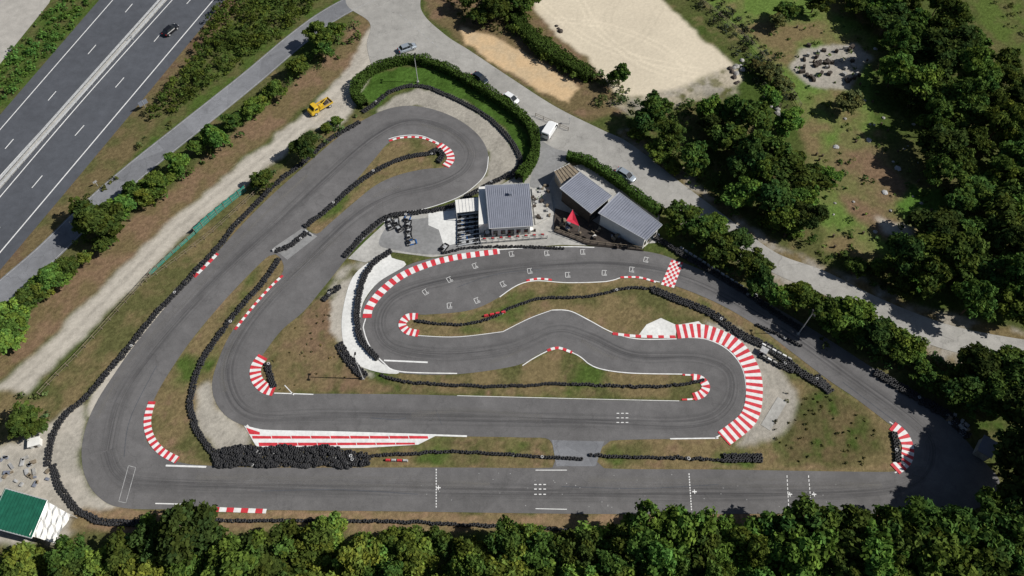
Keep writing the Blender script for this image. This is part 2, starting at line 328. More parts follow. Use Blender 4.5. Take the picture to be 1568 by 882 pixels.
# ---------------------------------------------------------------- roads
sheet('slip_road',[[(-80,-80),(88,-25),(75,5),(0,98),(-90,200)]],.03,'slip',sm=False)
sheet('motorway',[[(185,-30),(152,0),(0,176),(-60,245),(-60,490),(0,414),(100,295),(200,175),(340,5),(372,-30)]],.03,'mway',sm=False)
mb=MB()
def L(pts,w,m=0,z=.05,seg=None): ribbon(mb,resample(WS(pts),.5)[0],w,z,m,seg)
L([(196,-25),(173,0),(0,199),(-40,247)],.22)
L([(268,-28),(243,0),(120,138),(0,270),(-40,318)],.22); L([(290,-28),(264,0),(130,150),(0,302),(-40,350)],.22)
L([(352,-28),(327,0),(0,387),(-40,435)],.25)
for (x,y),(x2,y2) in [((203,6),(192,19)),((147,69),(135,83)),((86,140),(74,154)),((21,213),(8,228)),((190,119),(177,134)),((129,192),(115,208)),((65,269),(49,288)),((246,52),(236,64)),((297,-6),(286,6)),((0,348),(-12,362))]:
    ribbon(mb,np.array(W([(x,y),(x2,y2)])),.2,.05,0)
mb.obj('motorway_markings',['white'])
def guard(name,pts,h=.75):
    mb=MB(); P,s=resample(WS(pts),2.)
    n=normals(P)
    for i in range(len(P)): mb.box((P[i][0],P[i][1],h/2),(.1,.1,h),0,0)
    for i in range(len(P)-1):
        for k in(-1,1):
            a=P[i]+n[i]*.12*k;b=P[i+1]+n[i+1]*.12*k; t=n[i]*.04
            mb.prism([tuple(a-t),tuple(b-t),tuple(b+t),tuple(a+t)],h-.3,h,0)
    return mb.obj(name,['metal'])
guard('guard_rail',[(262,-15),(248,0),(125,138),(0,279),(-30,314)]); guard('guard_rail',[(270,-15),(256,0),(129,145),(0,290),(-30,325)])
mbm=MB(); ribbon(mbm,np.array(WS([(278,-28),(252,0),(126,141),(0,284),(-40,332)])),1.3,.036,0); mbm.obj('median_strip',['conc'])
mb=MB(); P=resample(WS([(600,-20),(545,2),(498,28),(450,64),(384,120),(294,192),(208,261),(142,319),(74,386),(-6,456),(-66,516)]),1.)[0]
ribbon(mb,P,5.4,.034,0); mb.obj('frontage_road',['lane'])
mb=MB(); n=normals(P)
ribbon(mb,(P+n*2.4),.12,.045,0); ribbon(mb,(P-n*2.4),.12,.045,0)
mb.obj('road_edge_lines',['wpale'])
sheet('access_road',[[(530,5),(545,-40),(640,-40),(645,15),(680,52),(720,78),(780,118),(850,163),(920,198),(965,220),(1040,278),(1130,345),(1190,388),(1260,414),(1330,449),(1400,479),(1470,502),(1568,520),(1620,524),(1620,550),(1500,547),(1400,519),(1330,482),(1240,442),(1190,421),(1120,384),(1060,345),(1018,318),(970,290),(935,262),(880,236),(850,236),(842,268),(800,285),(812,262),(820,235),(815,195),(770,152),(700,108),(650,88),(610,90),(575,105),(562,70),(566,35)]],.04,'road')
mb=MB()
for i in range(9):
    a=G(612+i*7,22+i*6);b_=G(615.5+i*7,25+i*6); ribbon(mb,np.array([a,b_]),.15,.046,0)
mb.obj('give_way_dashes',['wpale'])
sheet('paddock_yard',[[(533,396),(560,369),(598,334),(640,328),(695,318),(735,302),(790,270),(840,262),(900,250),(1010,330),(1005,372),(930,377),(860,375),(750,382),(662,394),(600,386),(560,402)]],.036,'conc',sm=False)
sheet('paddock_tarmac',[[(600,342),(650,334),(700,328),(735,318),(735,380),(665,390),(600,382),(580,372)]],.041,'yard')
sheet('parking_tarmac',[[(822,215),(850,228),(880,238),(852,262),(838,285),(812,286),(818,250)]],.045,'yard')
sheet('concrete_slab',[[(656,326),(698,322),(702,372),(680,378),(672,352),(656,345)]],.046,'wconc',sm=False)
sheet('runoff_strip',[[(597,388),(563,403),(540,425),(528,460),(523,500),(530,538),(550,560),(585,571),(612,571),(584,556),(562,530),(552,498),(556,464),(580,432),(622,405),(600,395)]],.044,'wconc')
sheet('karting_track',[OUT,H1,H2,H3],.03,'asph')
sheet('track_link_patch',[[(418,380),(462,350),(486,362),(440,398)]],.036,'yard',sm=False)
sheet('track_link_paving',[[(845,674),(925,676),(912,714),(852,714)]],.036,'lane',sm=False)
sheet('concrete_apron',[[(975,517),(990,497),(1012,487),(1036,498),(1070,492),(1078,500),(1036,505),(1034,517)]],.037,'wconc',sm=False)
def rubmat(name,col,lo,hi,amt,sy=9):
    m,nt,o=newmat(name); tc=nt.nodes.new('ShaderNodeUVMap')
    sx=nt.nodes.new('ShaderNodeSeparateXYZ'); nt.links.new(tc.outputs[0],sx.inputs[0])
    pp=nt.nodes.new('ShaderNodeMath'); pp.operation='PINGPONG'; pp.inputs[1].default_value=.5; nt.links.new(sx.outputs[1],pp.inputs[0])
    al=maprange(nt,pp.outputs[0],0,.5,0,1)
    mp=nt.nodes.new('ShaderNodeMapping'); mp.inputs['Scale'].default_value=(.04,sy,1); nt.links.new(tc.outputs[0],mp.inputs['Vector'])
    al=mul(nt,al,maprange(nt,noise(nt,1.,3,.7,vec=mp.outputs[0]),lo,hi,.0,amt))
    d=N(nt,'ShaderNodeBsdfDiffuse'); d.inputs[0].default_value=(*col,1); t=nt.nodes.new('ShaderNodeBsdfTransparent'); mx=nt.nodes.new('ShaderNodeMixShader')
    nt.links.new(al,mx.inputs[0]); nt.links.new(t.outputs[0],mx.inputs[1]); nt.links.new(d.outputs[0],mx.inputs[2]); nt.links.new(mx.outputs[0],o.inputs[0]); M[name]=m
rubmat('rubber_marks',(.075,.075,.08),.4,.75,.65); rubmat('dusty_edge',(.24,.23,.215),.4,.7,.6,3)
LOOP=[(165,690),(185,610),(240,530),(330,430),(420,345),(500,270),(570,210),(625,185),(680,195),(718,225),(712,258),(670,282),(600,300),(540,335),(470,400),(400,470),(355,540),(352,595),(390,635),(500,636),(700,640),(900,645),(1060,648),(1115,620),(1118,570),(1070,547),(970,545),(900,515),(850,505),(780,532),(680,543),(600,530),(580,490),(610,450),(700,425),(820,408),(950,405),(1060,428),(1180,492),(1300,575),(1400,648),(1428,690),(1395,740),(1250,755),(900,755),(500,748),(250,742),(185,730)]
def uvrib(name,P,w,z,mat):
    P,s=resample(P,1.); n=normals(P)
    V=[];Qs=[];uv=[]
    for i in range(len(P)): V+=[(*(P[i]+n[i]*w/2),z),(*(P[i]-n[i]*w/2),z)]
    for i in range(len(P)-1): Qs.append((2*i,2*i+1,2*i+3,2*i+2)); uv+=[(s[i],0),(s[i],1),(s[i+1],1),(s[i+1],0)]
    ro=fast(name,V,Qs,mats=(mat,)); ul=ro.data.uv_layers.new(name='UVMap'); ul.data.foreach_set('uv',np.array(uv,np.float32).ravel())
uvrib('racing_line_rubber',WS(LOOP+LOOP[:1],False,1.0),3.6,.0385,'rubber_marks')
# ---------------------------------------------------------------- kerbs
KZ=[.085]
def kerb(pts,w,seg=1.0,name='track_kerb',w1=None,mats=(0,1)):
    KZ[0]+=.0012
    mb=MB(); P=resample(WS(pts,step=.4),seg/2)[0]; ribbon(mb,P,w,KZ[0],0,(seg,mats),.07,w1); return mb.obj(name,['red','white'])
kerb([(562,487),(566,470),(586,445),(616,422),(656,405),(700,394),(765,385)],1.6,.85,w1=1.2)
kerb([(1036,508),(1080,508),(1124,528),(1149,562),(1155,600),(1146,640),(1108,672)],2.8,.62)
kerb([(938,511),(975,515),(1034,516)],.55,1.0)
kerb([(1044,612),(1062,611),(1079,605),(1084,592),(1075,577),(1045,574)],.3,.9)
kerb([(1062,608),(1075,603),(1081,592),(1073,581),(1060,578)],1.4,.5)
kerb([(596,216),(615,211),(645,211),(672,221)],.45,.8); kerb([(672,222),(687,233),(690,245),(682,255)],1.6,.5)
kerb([(640,485),(624,486),(616,497),(624,507),(641,511)],1.4,.5)
kerb([(403,546),(392,562),(393,580),(405,594),(420,599)],1.9,.52)
kerb([(233,615),(226,642),(230,668),(246,690),(272,705)],1.2,.55)
kerb([(297,424),(333,388)],.8,1.0); kerb([(360,505),(385,473),(412,442),(433,422)],.45,.7)
kerb([(1366,652),(1382,666),(1390,686),(1386,705),(1370,719)],1.9,.55)
kerb([(806,430),(825,427),(845,429)],.4,.7); kerb([(838,537),(855,533),(876,540)],.5,.7); kerb([(950,425),(978,425),(1004,432)],.4,.7)
kerb([(325,780),(408,783)],.7,1.1)
mb=MB()
def wedge(p,m,z): 
    q=W(p); mb.prism(q[::-1],.0,z,m)
wedge([(374,652),(400,660),(520,663),(670,666),(640,681),(560,686),(410,687),(392,683)],1,.075)
def tri(p,z=.08):
    q=W(p); mb.prism(q[::-1],.0,z,0)
tri([(377,655),(398,662),(398,666),(382,665)])
for i in range(9):
    x=386+i*30; x2=x+29
    tri([(x,667.5),(x2,668),(x2+1,672),(x+1,672)])
for i in range(8):
    x=396+i*30; x2=x+29
    tri([(x,678),(x2,678),(x2+1,683-i*.3),(x+1,683.3-i*.3)])
mb.obj('striped_runoff_kerb',['red','white'])
mb=MB(); ca=[G(1028,398),G(1046,402),G(1032,441),G(1012,436)]
for i in range(5):
    for j in range(10):
        def q(a,b_):
            a/=5;b_/=10; t0=np.array(ca[0])*(1-a)+np.array(ca[1])*a; t1=np.array(ca[3])*(1-a)+np.array(ca[2])*a; return tuple(t0*(1-b_)+t1*b_)
        mb.add([(*q(i,j),.046),(*q(i,j+1),.046),(*q(i+1,j+1),.046),(*q(i+1,j),.046)],[(0,1,2,3)],(i+j)%2)
mb.obj('checkered_marking',['red','white'])
# ---------------------------------------------------------------- track markings
mb=MB()
def E(pts,w=.2,z=.048): ribbon(mb,resample(WS(pts),.6)[0],w,z,0)
E([(588,552),(655,555)],.3); E([(1026,672),(1100,671)],.22); E([(254,713),(316,715)],.3); E([(560,488),(556,500),(566,530),(588,556),(612,569),(700,572)],.2)
E([(378,651),(400,659),(520,662),(715,668)],.3); E([(800,560),(822,546),(852,534),(885,544),(910,562),(960,571),(1045,573)],.18)
E([(595,213),(615,208),(645,208),(672,219)],.18); E([(748,240),(744,265),(728,284),(700,303),(650,320),(612,326),(588,340)],.15)
E([(765,455),(792,437),(820,430),(870,433),(930,431),(960,424),(1010,432)],.18); E([(720,388),(770,382),(860,378),(910,379)],.2); E([(845,475),(872,476),(903,491),(935,508),(975,519),(1036,519)],.18)
E([(770,508),(810,488),(845,475)],.12); E([(640,514),(700,516),(770,508)],.12); E([(420,602),(480,604)],.18); E([(700,606),(900,611),(1040,614)],.1)
E([(1040,517),(1080,519),(1115,536),(1138,567),(1142,612),(1128,648),(1095,671)],.2); E([(238,771),(278,772)],.18); E([(820,720),(868,720)],.12);E([(820,779),(868,780)],.12)
E([(1370,724),(1393,712),(1397,690),(1386,664),(1362,646)],.18)
E([(450,605),(436,590)],.15)
def dline(x,y0,y1,n,w=.22,dx=0):
    for i in range(n):
        a=y0+(y1-y0)*(i)/n;b=a+(y1-y0)/n*.6; x_=x+dx*i/n
        ribbon(mb,np.array(W([(x_,a),(x_,b)])),w,.048,0)
dline(668,718,779,14,.16); dline(1055,725,783,14,.16,4); dline(1205,728,783,9,.12,3); dline(1238,728,783,9,.12,5)
for y in(742,749,757): [ribbon(mb,np.array(W([(x,y),(x+4,y)])),.16,.048,0) for x in(818,825,832)]
for y in(633,640,647): [ribbon(mb,np.array(W([(x,y),(x+4,y)])),.14,.048,0) for x in(944,951,958)]
for x,y in((668,747),(1060,753),(1206,757),(1243,757)):
    q=G(x,y); ribbon(mb,np.array([(q[0],q[1]),(q[0]+.7,q[1])]),.18,.049,0); ribbon(mb,np.array([(q[0]+.35,q[1]-.35),(q[0]+.35,q[1]+.35)]),.12,.0495,0)
for x,y,a in((652,447,35),(689,428,30),(728,407,22),(771,435,25),(731,460,25),(689,468,5),(812,415,10),(870,421,3),(926,418,-5),(968,413,-10),(784,389,12),(838,388,5),(893,386,0),(990,398,-15)):
    cx,cy=G(x,y); t=math.radians(a); u=np.array((math.cos(t),math.sin(t))); w_=np.array((-u[1],u[0])); c0=np.array((cx,cy))
    for s1,s2 in(((-.5,-.55),(-.5,.55)),((-.5,.55),(.4,.55)),((-.5,-.55),(.4,-.55)),((.1,-.4),(.1,.4)),((-.2,-.3),(.4,-.3))):
        ribbon(mb,np.array([c0+u*s1[0]+w_*s1[1],c0+u*s2[0]+w_*s2[1]]),.08,.048,0)
mb.obj('track_markings',['white'])
mb=MB()
E([(197,713),(208,716)],.1);E([(208,716),(193,770)],.1);E([(193,770),(182,768)],.1);E([(182,768),(197,713)],.1)
for k in range(40):
    x=rng.uniform(640,1300);y=rng.uniform(724,778); q=G(x,y); mb.prism([(q[0]-.06,q[1]-.06),(q[0]+.06,q[1]-.06),(q[0]+.06,q[1]+.06),(q[0]-.06,q[1]+.06)],.03,.041,0)
mb.obj('faded_markings',['wpale'])
for p,w_ in (([(630,636),(690,631),(760,633),(830,641)],2.4),([(570,302),(592,292),(614,286)],1.4),([(890,520),(915,538),(945,550)],1.2),([(750,555),(780,545),(800,535)],1.2),([(300,730),(500,736),(750,740)],2.5),([(148,640),(175,590),(215,535),(300,440),(380,352),(470,268)],2.0),([(345,600),(342,560),(380,490),(440,430),(520,360)],1.8),([(900,735),(1100,738),(1350,742)],2.2),([(640,190),(690,205),(728,240)],1.6)): uvrib('scuff_patch',WS(p),w_,.043,'dusty_edge')
mb=MB(); ribbon(mb,np.array(WS([(568,640),(610,643),(622,640)])),.14,.044,0); ribbon(mb,np.array(WS([(668,628),(676,650)])),.06,.044,0)
for p in ([(860,745),(980,748),(1100,742)],[(400,752),(520,750),(640,757)],[(1290,585),(1350,630),(1390,660)],[(190,700),(200,640),(240,560)],[(700,440),(760,420),(830,412)]): ribbon(mb,np.array(WS(p)),.1,.0445,0)
mb.obj('tar_seams_and_skids',['mway'])
# ---------------------------------------------------------------- tyre walls
def torus_t(R=.21,r=.1,n=10,k=5):
    V=[];Q=[]
    for i in range(n):
        a=2*math.pi*i/n
        for j in range(k):
            b_=2*math.pi*j/k+.3; V.append(((R+r*math.cos(b_))*math.cos(a),(R+r*math.cos(b_))*math.sin(a),r*math.sin(b_)+r))
            Q.append((i*k+j,((i+1)%n)*k+j,((i+1)%n)*k+(j+1)%k,i*k+(j+1)%k))
    return np.array(V),np.array(Q)
TV,TQ=torus_t()
def tyres(pos_,name='tyre_wall',white=0.0):
    n=len(pos_); P=np.array(pos_); s=rng.uniform(.92,1.1,n)
    V=(TV[None]*s[:,None,None])+P[:,None,:]
    Q=TQ[None]+(np.arange(n)*len(TV))[:,None,None]
    mi=np.repeat((rng.random(n)<white).astype(int),len(TQ)); fast(name,V.reshape(-1,3),Q.reshape(-1,4),mi,mats=('rubber','wpale'))
def twall(pts,rows=1,h=2,jit=.04,white=.01):
    P,s=resample(WS(pts,step=.5),.58); n=normals(P); out=[]
    wob=np.cumsum(rng.normal(0,.035,len(P))); wob-=np.linspace(wob[0],wob[-1],len(P)); wob=np.clip(wob,-.25,.25)
    for r in range(rows):
        off=(r-(rows-1)/2)*.52
        for i in range(len(P)):
            q=P[i]+n[i]*(off+wob[i])+rng.normal(0,jit,2)
            for k in range(h if rng.random()<.92 else h-1): out.append((q[0]+rng.normal(0,.02),q[1]+rng.normal(0,.02),.02+k*.2))
    tyres(out,white=white)
twall([(74,712),(78,685),(84,662),(102,635),(135,607),(165,572),(200,530),(240,480),(270,450),(300,415),(330,385),(360,345),(400,305),(430,275),(470,245),(505,215),(550,188)],2,2,.05)
twall([(82,714),(95,750),(125,785),(165,800),(212,802)],2,2); twall([(330,797),(450,795),(600,798),(740,804),(830,809),(882,813)],1,2)
twall([(468,347),(500,322),(540,288),(575,264),(610,247),(640,239),(665,235)],2,2); twall([(660,233),(672,232),(678,240),(672,248)],2,3)
twall([(424,384),(445,376),(470,357)],2,2)
twall([(427,398),(400,437),(365,477),(335,517),(310,557),(297,592),(293,630),(305,665),(322,690),(335,708)],2,2,.05)
out=[]
for i in range(70):
    for j in range(8):
        x=328+i*3.4+(j%2)*1.8; y=686+j*3.9+2*math.sin(i*.35)+rng.normal(0,.7)
        if (x>520 and y<690+(x-520)*.12) or rng.random()<.04 or (x<345 and y<690): continue
        q=G(x+rng.normal(0,.7),y)
        for k in range(rng.integers(1,4)): out.append((q[0]+rng.normal(0,.04),q[1]+rng.normal(0,.04),.02+k*.19))
tyres(out,'tyre_pile',.015)
twall([(560,700),(620,696),(700,692),(780,696),(845,701),(890,704)],1,2); twall([(905,697),(960,700),(1050,703),(1110,706),(1165,706)],1,2,.06); twall([(1110,700),(1165,700)],2,2,.08)
twall([(638,492),(700,496),(745,488),(790,467),(830,456),(900,454),(960,441),(1000,444)],1,2); twall([(1000,444),(1040,461),(1090,482),(1130,511),(1170,530),(1210,560),(1268,597)],3,2,.06)
twall([(1165,545),(1190,558),(1212,568)],2,2); twall([(1250,578),(1270,600)],3,2)
twall([(585,576),(630,586),(720,591),(800,591),(860,588),(930,593),(1000,593),(1050,588),(1076,583)],1,2,.04)
twall([(598,386),(570,406),(554,435),(547,475),(550,510),(560,532),(578,549)],2,3); twall([(520,528),(533,550),(558,577)],3,2,.07)
twall([(528,393),(560,360),(595,333),(640,326),(690,317),(720,299),(745,285),(782,266)],2,2); twall([(680,388),(720,380),(780,378),(862,381)],1,2)
twall([(556,172),(575,160),(600,140),(640,132),(690,148),(740,175),(780,212),(797,247),(782,272)],2,2)
twall([(1000,362),(1040,388),(1090,417),(1140,448),(1200,490),(1225,505)],2,3,.06); twall([(1340,572),(1400,608),(1450,638),(1480,668)],3,3,.08)
twall([(1369,664),(1373,690),(1374,706)],2,2); twall([(410,558),(414,575),(420,592)],2,2); twall([(496,460),(508,448),(520,440)],2,2,.08); twall([(1160,498),(1225,530)],1,2)
def blocks(pts,mats=('red','white')):
    mb=MB(); P,s=resample(W(pts),1.)
    for i in range(len(P)-1):
        d=P[i+1]-P[i]; a=math.atan2(d[1],d[0]); c_=(P[i]+P[i+1])/2
        mb.box((c_[0],c_[1],.25),(.92,.4,.5),a,i%2,.75)
    mb.obj('plastic_barrier',list(mats),bevel=.04)
blocks([(740,485),(775,478)],('red','red')); blocks([(590,705),(625,706)],('red','wpale')); blocks([(1165,527),(1212,552)],('white','wpale')); blocks([(1165,545),(1190,558)],('stone','white'))
blocks([(1040,379),(1160,455)],('wpale','metal')); blocks([(985,372),(1010,360)],('wpale','metal')); blocks([(416,386),(424,381)],('wpale','wpale')); blocks([(466,353),(480,362)],('wpale','wpale'))
# ---------------------------------------------------------------- foliage
def quads(C,Nn,s,asp=1.4):
    n=len(C); Nn=Nn/(np.linalg.norm(Nn,axis=1)[:,None]+1e-9); r=rng.normal(size=(n,3)); u=np.cross(Nn,r); u/=np.linalg.norm(u,axis=1)[:,None]+1e-9; w=np.cross(Nn,u)
    s=s[:,None]; a=u*s*asp/2; b_=w*s/2
    V=np.stack([C-a,C-b_,C+a,C+b_],1).reshape(-1,3); return V,np.arange(4*n).reshape(n,4)
def clumps(cen,rad,nper,size,base,flat=.8,var=.25):
    Cs=[];Ns=[];Ss=[];K=[]
    for c_,r in zip(cen,rad):
        n=max(8,int(nper*r*r)); d=rng.normal(size=(n,3)); d/=np.linalg.norm(d,axis=1)[:,None]; d[:,2]=np.where(d[:,2]<-.3,-d[:,2],d[:,2])
        st=rng.uniform(.75,1.3,3); rr=r*(.45+.75*rng.random(n)); p=c_+d*rr[:,None]*np.array([1,1,flat])*st; Cs.append(p); Ns.append(d+rng.normal(0,.7,(n,3))+[0,0,.25])
        Ss.append(size*rng.uniform(.55,1.4,n)); bri=rng.uniform(1-var,1+var); hue=rng.uniform(-.14,.16)
        k=np.array(base)*bri*rng.uniform(.65,1.38,(n,1)); k=k*np.array([1+hue,1,1-hue]); K.append(k)
    V,Q=quads(np.vstack(Cs),np.vstack(Ns),np.concatenate(Ss)); return V,Q,np.vstack(K)
def trunkq(h,r,limbs):
    V=[];Q=[]
    def tube(p0,p1,r0,r1,n=6):
        p0=Vector(p0);p1=Vector(p1);d=(p1-p0).normalized();a=d.orthogonal().normalized();b_=d.cross(a);o=len(V)
        for p,rr in((p0,r0),(p1,r1)):
            for i in range(n):
                t=2*math.pi*i/n; V.append(tuple(p+a*math.cos(t)*rr+b_*math.sin(t)*rr))
        for i in range(n): Q.append((o+i,o+(i+1)%n,o+(i+1)%n+n,o+i+n))
    tube((0,0,-.1),(0,0,h*.45),r,r*.65); tube((0,0,h*.45),(0.1,0,h*.85),r*.65,r*.15)
    for L_ in limbs: tube((0,0,h*rng.uniform(.25,.5)),tuple(L_),r*.4,r*.08)
    return np.array(V),np.array(Q)
def tree_mesh(name,h,R,base,kind='b',size=.4,nper=110):
    cen=[];rad=[]
    if kind=='b':
        nl=rng.integers(4,8); lob=[(0,0,h*.62,R*.6)]
        ph=rng.uniform(0,6.28)
        for i in range(nl):
            t=ph+i*2*math.pi/nl+rng.normal(0,.35); q=R*rng.uniform(.38,.68); lob.append((q*math.cos(t),q*math.sin(t),h*rng.uniform(.38,.72),R*rng.uniform(.3,.5)))
        lob.append((rng.normal(0,R*.18),rng.normal(0,R*.18),h*rng.uniform(.75,.85),R*.35))
        for lx,ly,lz,lr in lob:
            for i in range(int(5+lr*5)):
                d=rng.normal(size=3); d/=np.linalg.norm(d); d[2]=abs(d[2])*.9-.25*(rng.random()<.4)
                q=lr*rng.uniform(.6,1.05); cen.append((lx+d[0]*q,ly+d[1]*q,lz+d[2]*q*.95)); rad.append(R*rng.uniform(.11,.25))
    elif kind=='c':
        lev=12
        for l in range(lev):
            f=l/(lev-1); rr=R*(1-f)**.8; n=max(1,int(8*(1-f))+1); ph=rng.uniform(0,6)
            for i in range(n):
                t=ph+2*math.pi*i/n+rng.normal(0,.2)
                for q in (.45,.85): q=rr*q*rng.uniform(.8,1.15); cen.append((q*math.cos(t),q*math.sin(t),h*(.18+.8*f)-q*.15)); rad.append(max(.3,R*.22*(1-f*.6)*rng.uniform(.7,1.2)))
    else:
        for i in range(int(16+R*8)):
            t=rng.uniform(0,2*math.pi); z=rng.uniform(-.1,1); rr=math.sqrt(max(0,1-z*z))*rng.uniform(.4,1.1)
            cen.append((R*.75*rr*math.cos(t),R*.75*rr*math.sin(t),h*.35+z*h*.5)); rad.append(R*rng.uniform(.14,.3))
    cen=np.array(cen); V,Q,K=clumps(cen,rad,nper,size,base)
    pick=cen[rng.choice(len(cen),6)]; tv,tq=trunkq(h,max(.12,h*.025),pick)
    mi=np.r_[np.zeros(len(Q),int),np.ones(len(tq),int)]; K=np.vstack([K,np.full((len(tq),3),.08)])
    return fast(name,np.vstack([V,tv]),np.vstack([Q,tq+len(V)]),mi,K,('leaf','earth'),link=False)
GD=(.068,.112,.026); GM=(.095,.155,.032); GY=(.15,.215,.042); GB=(.12,.135,.05); GK=(.048,.082,.023)
VAR={}
for key,base,kind in(('oak',GD,'b'),('ash',GM,'b'),('lime',GY,'b'),('willow',GB,'b'),('conifer',GK,'c'),('shrub',GM,'s'),('dark',GK,'b')):
    VAR[key]=[tree_mesh(key+'_crown',8.,3.6,base,kind) for _ in range(5 if kind=='b' else 3)]
NAMES=dict(oak='oak_tree',ash='ash_tree',lime='lime_tree',willow='willow_tree',conifer='pine_tree',shrub='shrub',dark='holm_oak_tree')
def tree(x,y,R=3.6,h=8,key='oak'):
    hz=h*(.6 if key!='shrub' else .5); gx,gy=G(x,y,hz); o=bpy.data.objects.new(NAMES[key],random.choice(VAR[key]))
    o.location=(gx,gy,0); o.rotation_euler=(0,0,random.uniform(0,6.28)); k=R/3.5; o.scale=(k*random.uniform(.85,1.15),k*random.uniform(.85,1.15),h/8.); sc.collection.objects.link(o)
def T(key,*a):
    for t in a: tree(t[0],t[1],t[2],t[3],key)
T('ash',(488,52,3.4,7),(515,45,2.2,5),(455,100,2.4,5),(420,138,2.6,5),(385,165,2.5,5),(330,212,3,6),(272,250,2.8,5.5),(240,280,3,6),(185,318,3.4,7),(75,428,3,6),(18,500,3.2,6),(300,225,2,4))
T('oak',(495,72,2.4,5),(148,338,4.2,8.5),(125,322,3,7),(205,290,2.5,5),(355,185,2,4),(45,452,2.6,5),(160,370,2.4,4),(100,408,2.4,5))
T('lime',(400,155,1.8,4),(318,205,2,4.5),(222,300,2.2,5),(60,440,2.3,5),(5,520,3,6),(0,480,2.6,5),(-20,540,3,6),(130,395,1.6,3.5),(30,470,2.2,4.5))
T('dark',(466,222,3.1,6)); T('oak',(403,275,2.3,4.5),(37,645,2.8,5.5)); T('shrub',(515,185,1.6,2.2),(500,195,1.6,2),(130,345,2.5,4))
T('oak',(950,112,2.7,6.5),(1002,165,3.6,8),(1030,205,3.6,7),(1062,238,3.4,7),(1120,165,3.6,7),(1150,182,4,9),(1170,222,4.2,9),(1120,210,3.6,7),(1200,255,4.2,8),(1235,275,3.6,7),(1045,330,3.2,6),(1075,350,3,6),(1110,380,3.2,6),(1150,402,3.2,6),(1260,470,3.5,7))
T('dark',(985,185,3,6),(1090,190,3.2,6),(1145,245,4.4,9),(1185,300,4,8),(1238,332,3.6,7),(1165,430,3,6),(1345,512,3.8,7.5),(1130,365,2.8,6))
T('ash',(1085,165,3,6),(1140,295,3.6,7),(1160,262,3.2,8),(1205,330,3.2,6),(1225,456,3,6),(1380,525,3.6,7),(1270,270,2.4,5),(1180,150,3,6),(1010,230,2.6,4),(1195,455,2.6,5),(1230,300,3,6),(1210,185,3.2,6),(1300,482,3.8,7.5),(1095,345,2.6,5))
T('shrub',(1060,260,2.2,3),(1030,255,2.2,3),(975,205,2,3),(1185,340,2.4,4),(1215,350,2.4,3),(1280,495,2.6,4),(1320,512,2.6,4),(1030,352,2,3),(1400,545,2.6,4))
T('dark',(1500,560,4,9),(1480,600,3.6,7),(1555,620,4.2,9),(1560,690,4.4,11),(1600,650,5,14),(1605,700,5,15),(1600,750,5,15),(1640,720,5.5,16),(1575,770,4.5,12),(1590,590,4.5,11),(1650,780,5.5,16)); T('oak',(1540,575,4.6,9),(1520,612,4,8),(1565,555,3.6,6),(1450,590,3,5),(1420,575,2.6,4))
T('oak',(757,8,4,8),(735,22,3,5),(715,-5,3,6),(800,0,3.4,6),(790,-20,4,8),(1205,18,3,5),(1250,0,3,6)); T('willow',(1180,110,2.5,4),(1200,128,2.2,3),(1300,155,3.0,5),(1160,100,2.2,3),(1195,30,2.6,4))
def pip(x,y,P):
    r=False
    for k in range(len(P)):
        xa,ya=P[k];xb,yb=P[k-1]
        if (ya>y)!=(yb>y) and x<(xb-xa)*(y-ya)/(yb-ya)+xa: r=not r
    return r
def scatter(poly,dmin,R,h,keys,tries=2500):
    P=poly; x0=min(p[0] for p in P);x1=max(p[0] for p in P);y0=min(p[1] for p in P);y1=max(p[1] for p in P); pts=[]
    for _ in range(tries):
        x=random.uniform(x0,x1);y=random.uniform(y0,y1)
        if not pip(x,y,P): continue
        g_=G(x,y)
        if all((g_[0]-q[0])**2+(g_[1]-q[1])**2>dmin*dmin for q in pts):
            pts.append(g_); k=random.uniform(.7,1.3); tree(x,y,R*k,h*random.uniform(.7,1.25),random.choice(keys))
scatter([(1350,35),(1390,5),(1440,0),(1480,40),(1530,75),(1640,150),(1640,440),(1568,470),(1470,455),(1400,415),(1385,385),(1400,365),(1460,330),(1480,280),(1415,245),(1420,190),(1375,120)],5.0,4.0,9,['oak','dark','oak','ash','oak','dark'])
scatter([(1270,-30),(1370,-30),(1360,25),(1320,25)],4.5,3.4,7,['oak','ash'])
scatter([(1300,400),(1380,395),(1420,430),(1390,445),(1330,425)],4,2.4,3.5,['oak','shrub','ash'])
scatter([(1450,562),(1568,575),(1568,600),(1470,580)],4.5,2.6,4.5,['oak','shrub','ash'])
scatter([(205,870),(330,850),(560,850),(760,850),(900,850),(960,850),(960,980),(-60,980),(-60,880),(100,870)],4.4,3.4,9,['ash','lime','lime','ash','oak','ash'])
scatter([(960,830),(1100,830),(1568,830),(1640,800),(1640,980),(960,980)],4.4,3.5,9,['ash','oak','oak','ash'])
T('dark',(285,812,4.2,13),(240,835,3.6,10)); T('conifer',(270,805,3.6,12),(300,830,3.2,10))
T('ash',(480,835,3.8,9),(440,850,3,8),(620,838,3.4,8),(720,850,3.2,8),(560,850,3,7),(1120,835,3.4,8),(345,862,3,7)); T('lime',(505,815,2.8,7),(575,850,2.8,7),(640,845,3,7),(800,835,3,8),(540,870,3,8),(150,870,3.4,8),(35,862,3.2,8),(710,865,3,8))
T('oak',(775,830,3,9),(830,845,3.4,9),(885,850,3.4,9),(190,860,3.4,9),(100,862,3.4,9),(400,860,3.2,8),(675,835,2.8,7),(925,862,3.4,9)); T('ash',(985,822,4.2,11),(1045,815,4.2,11),(1010,850,4.2,11)); T('oak',(960,835,3.4,10),(1075,840,3.6,10))
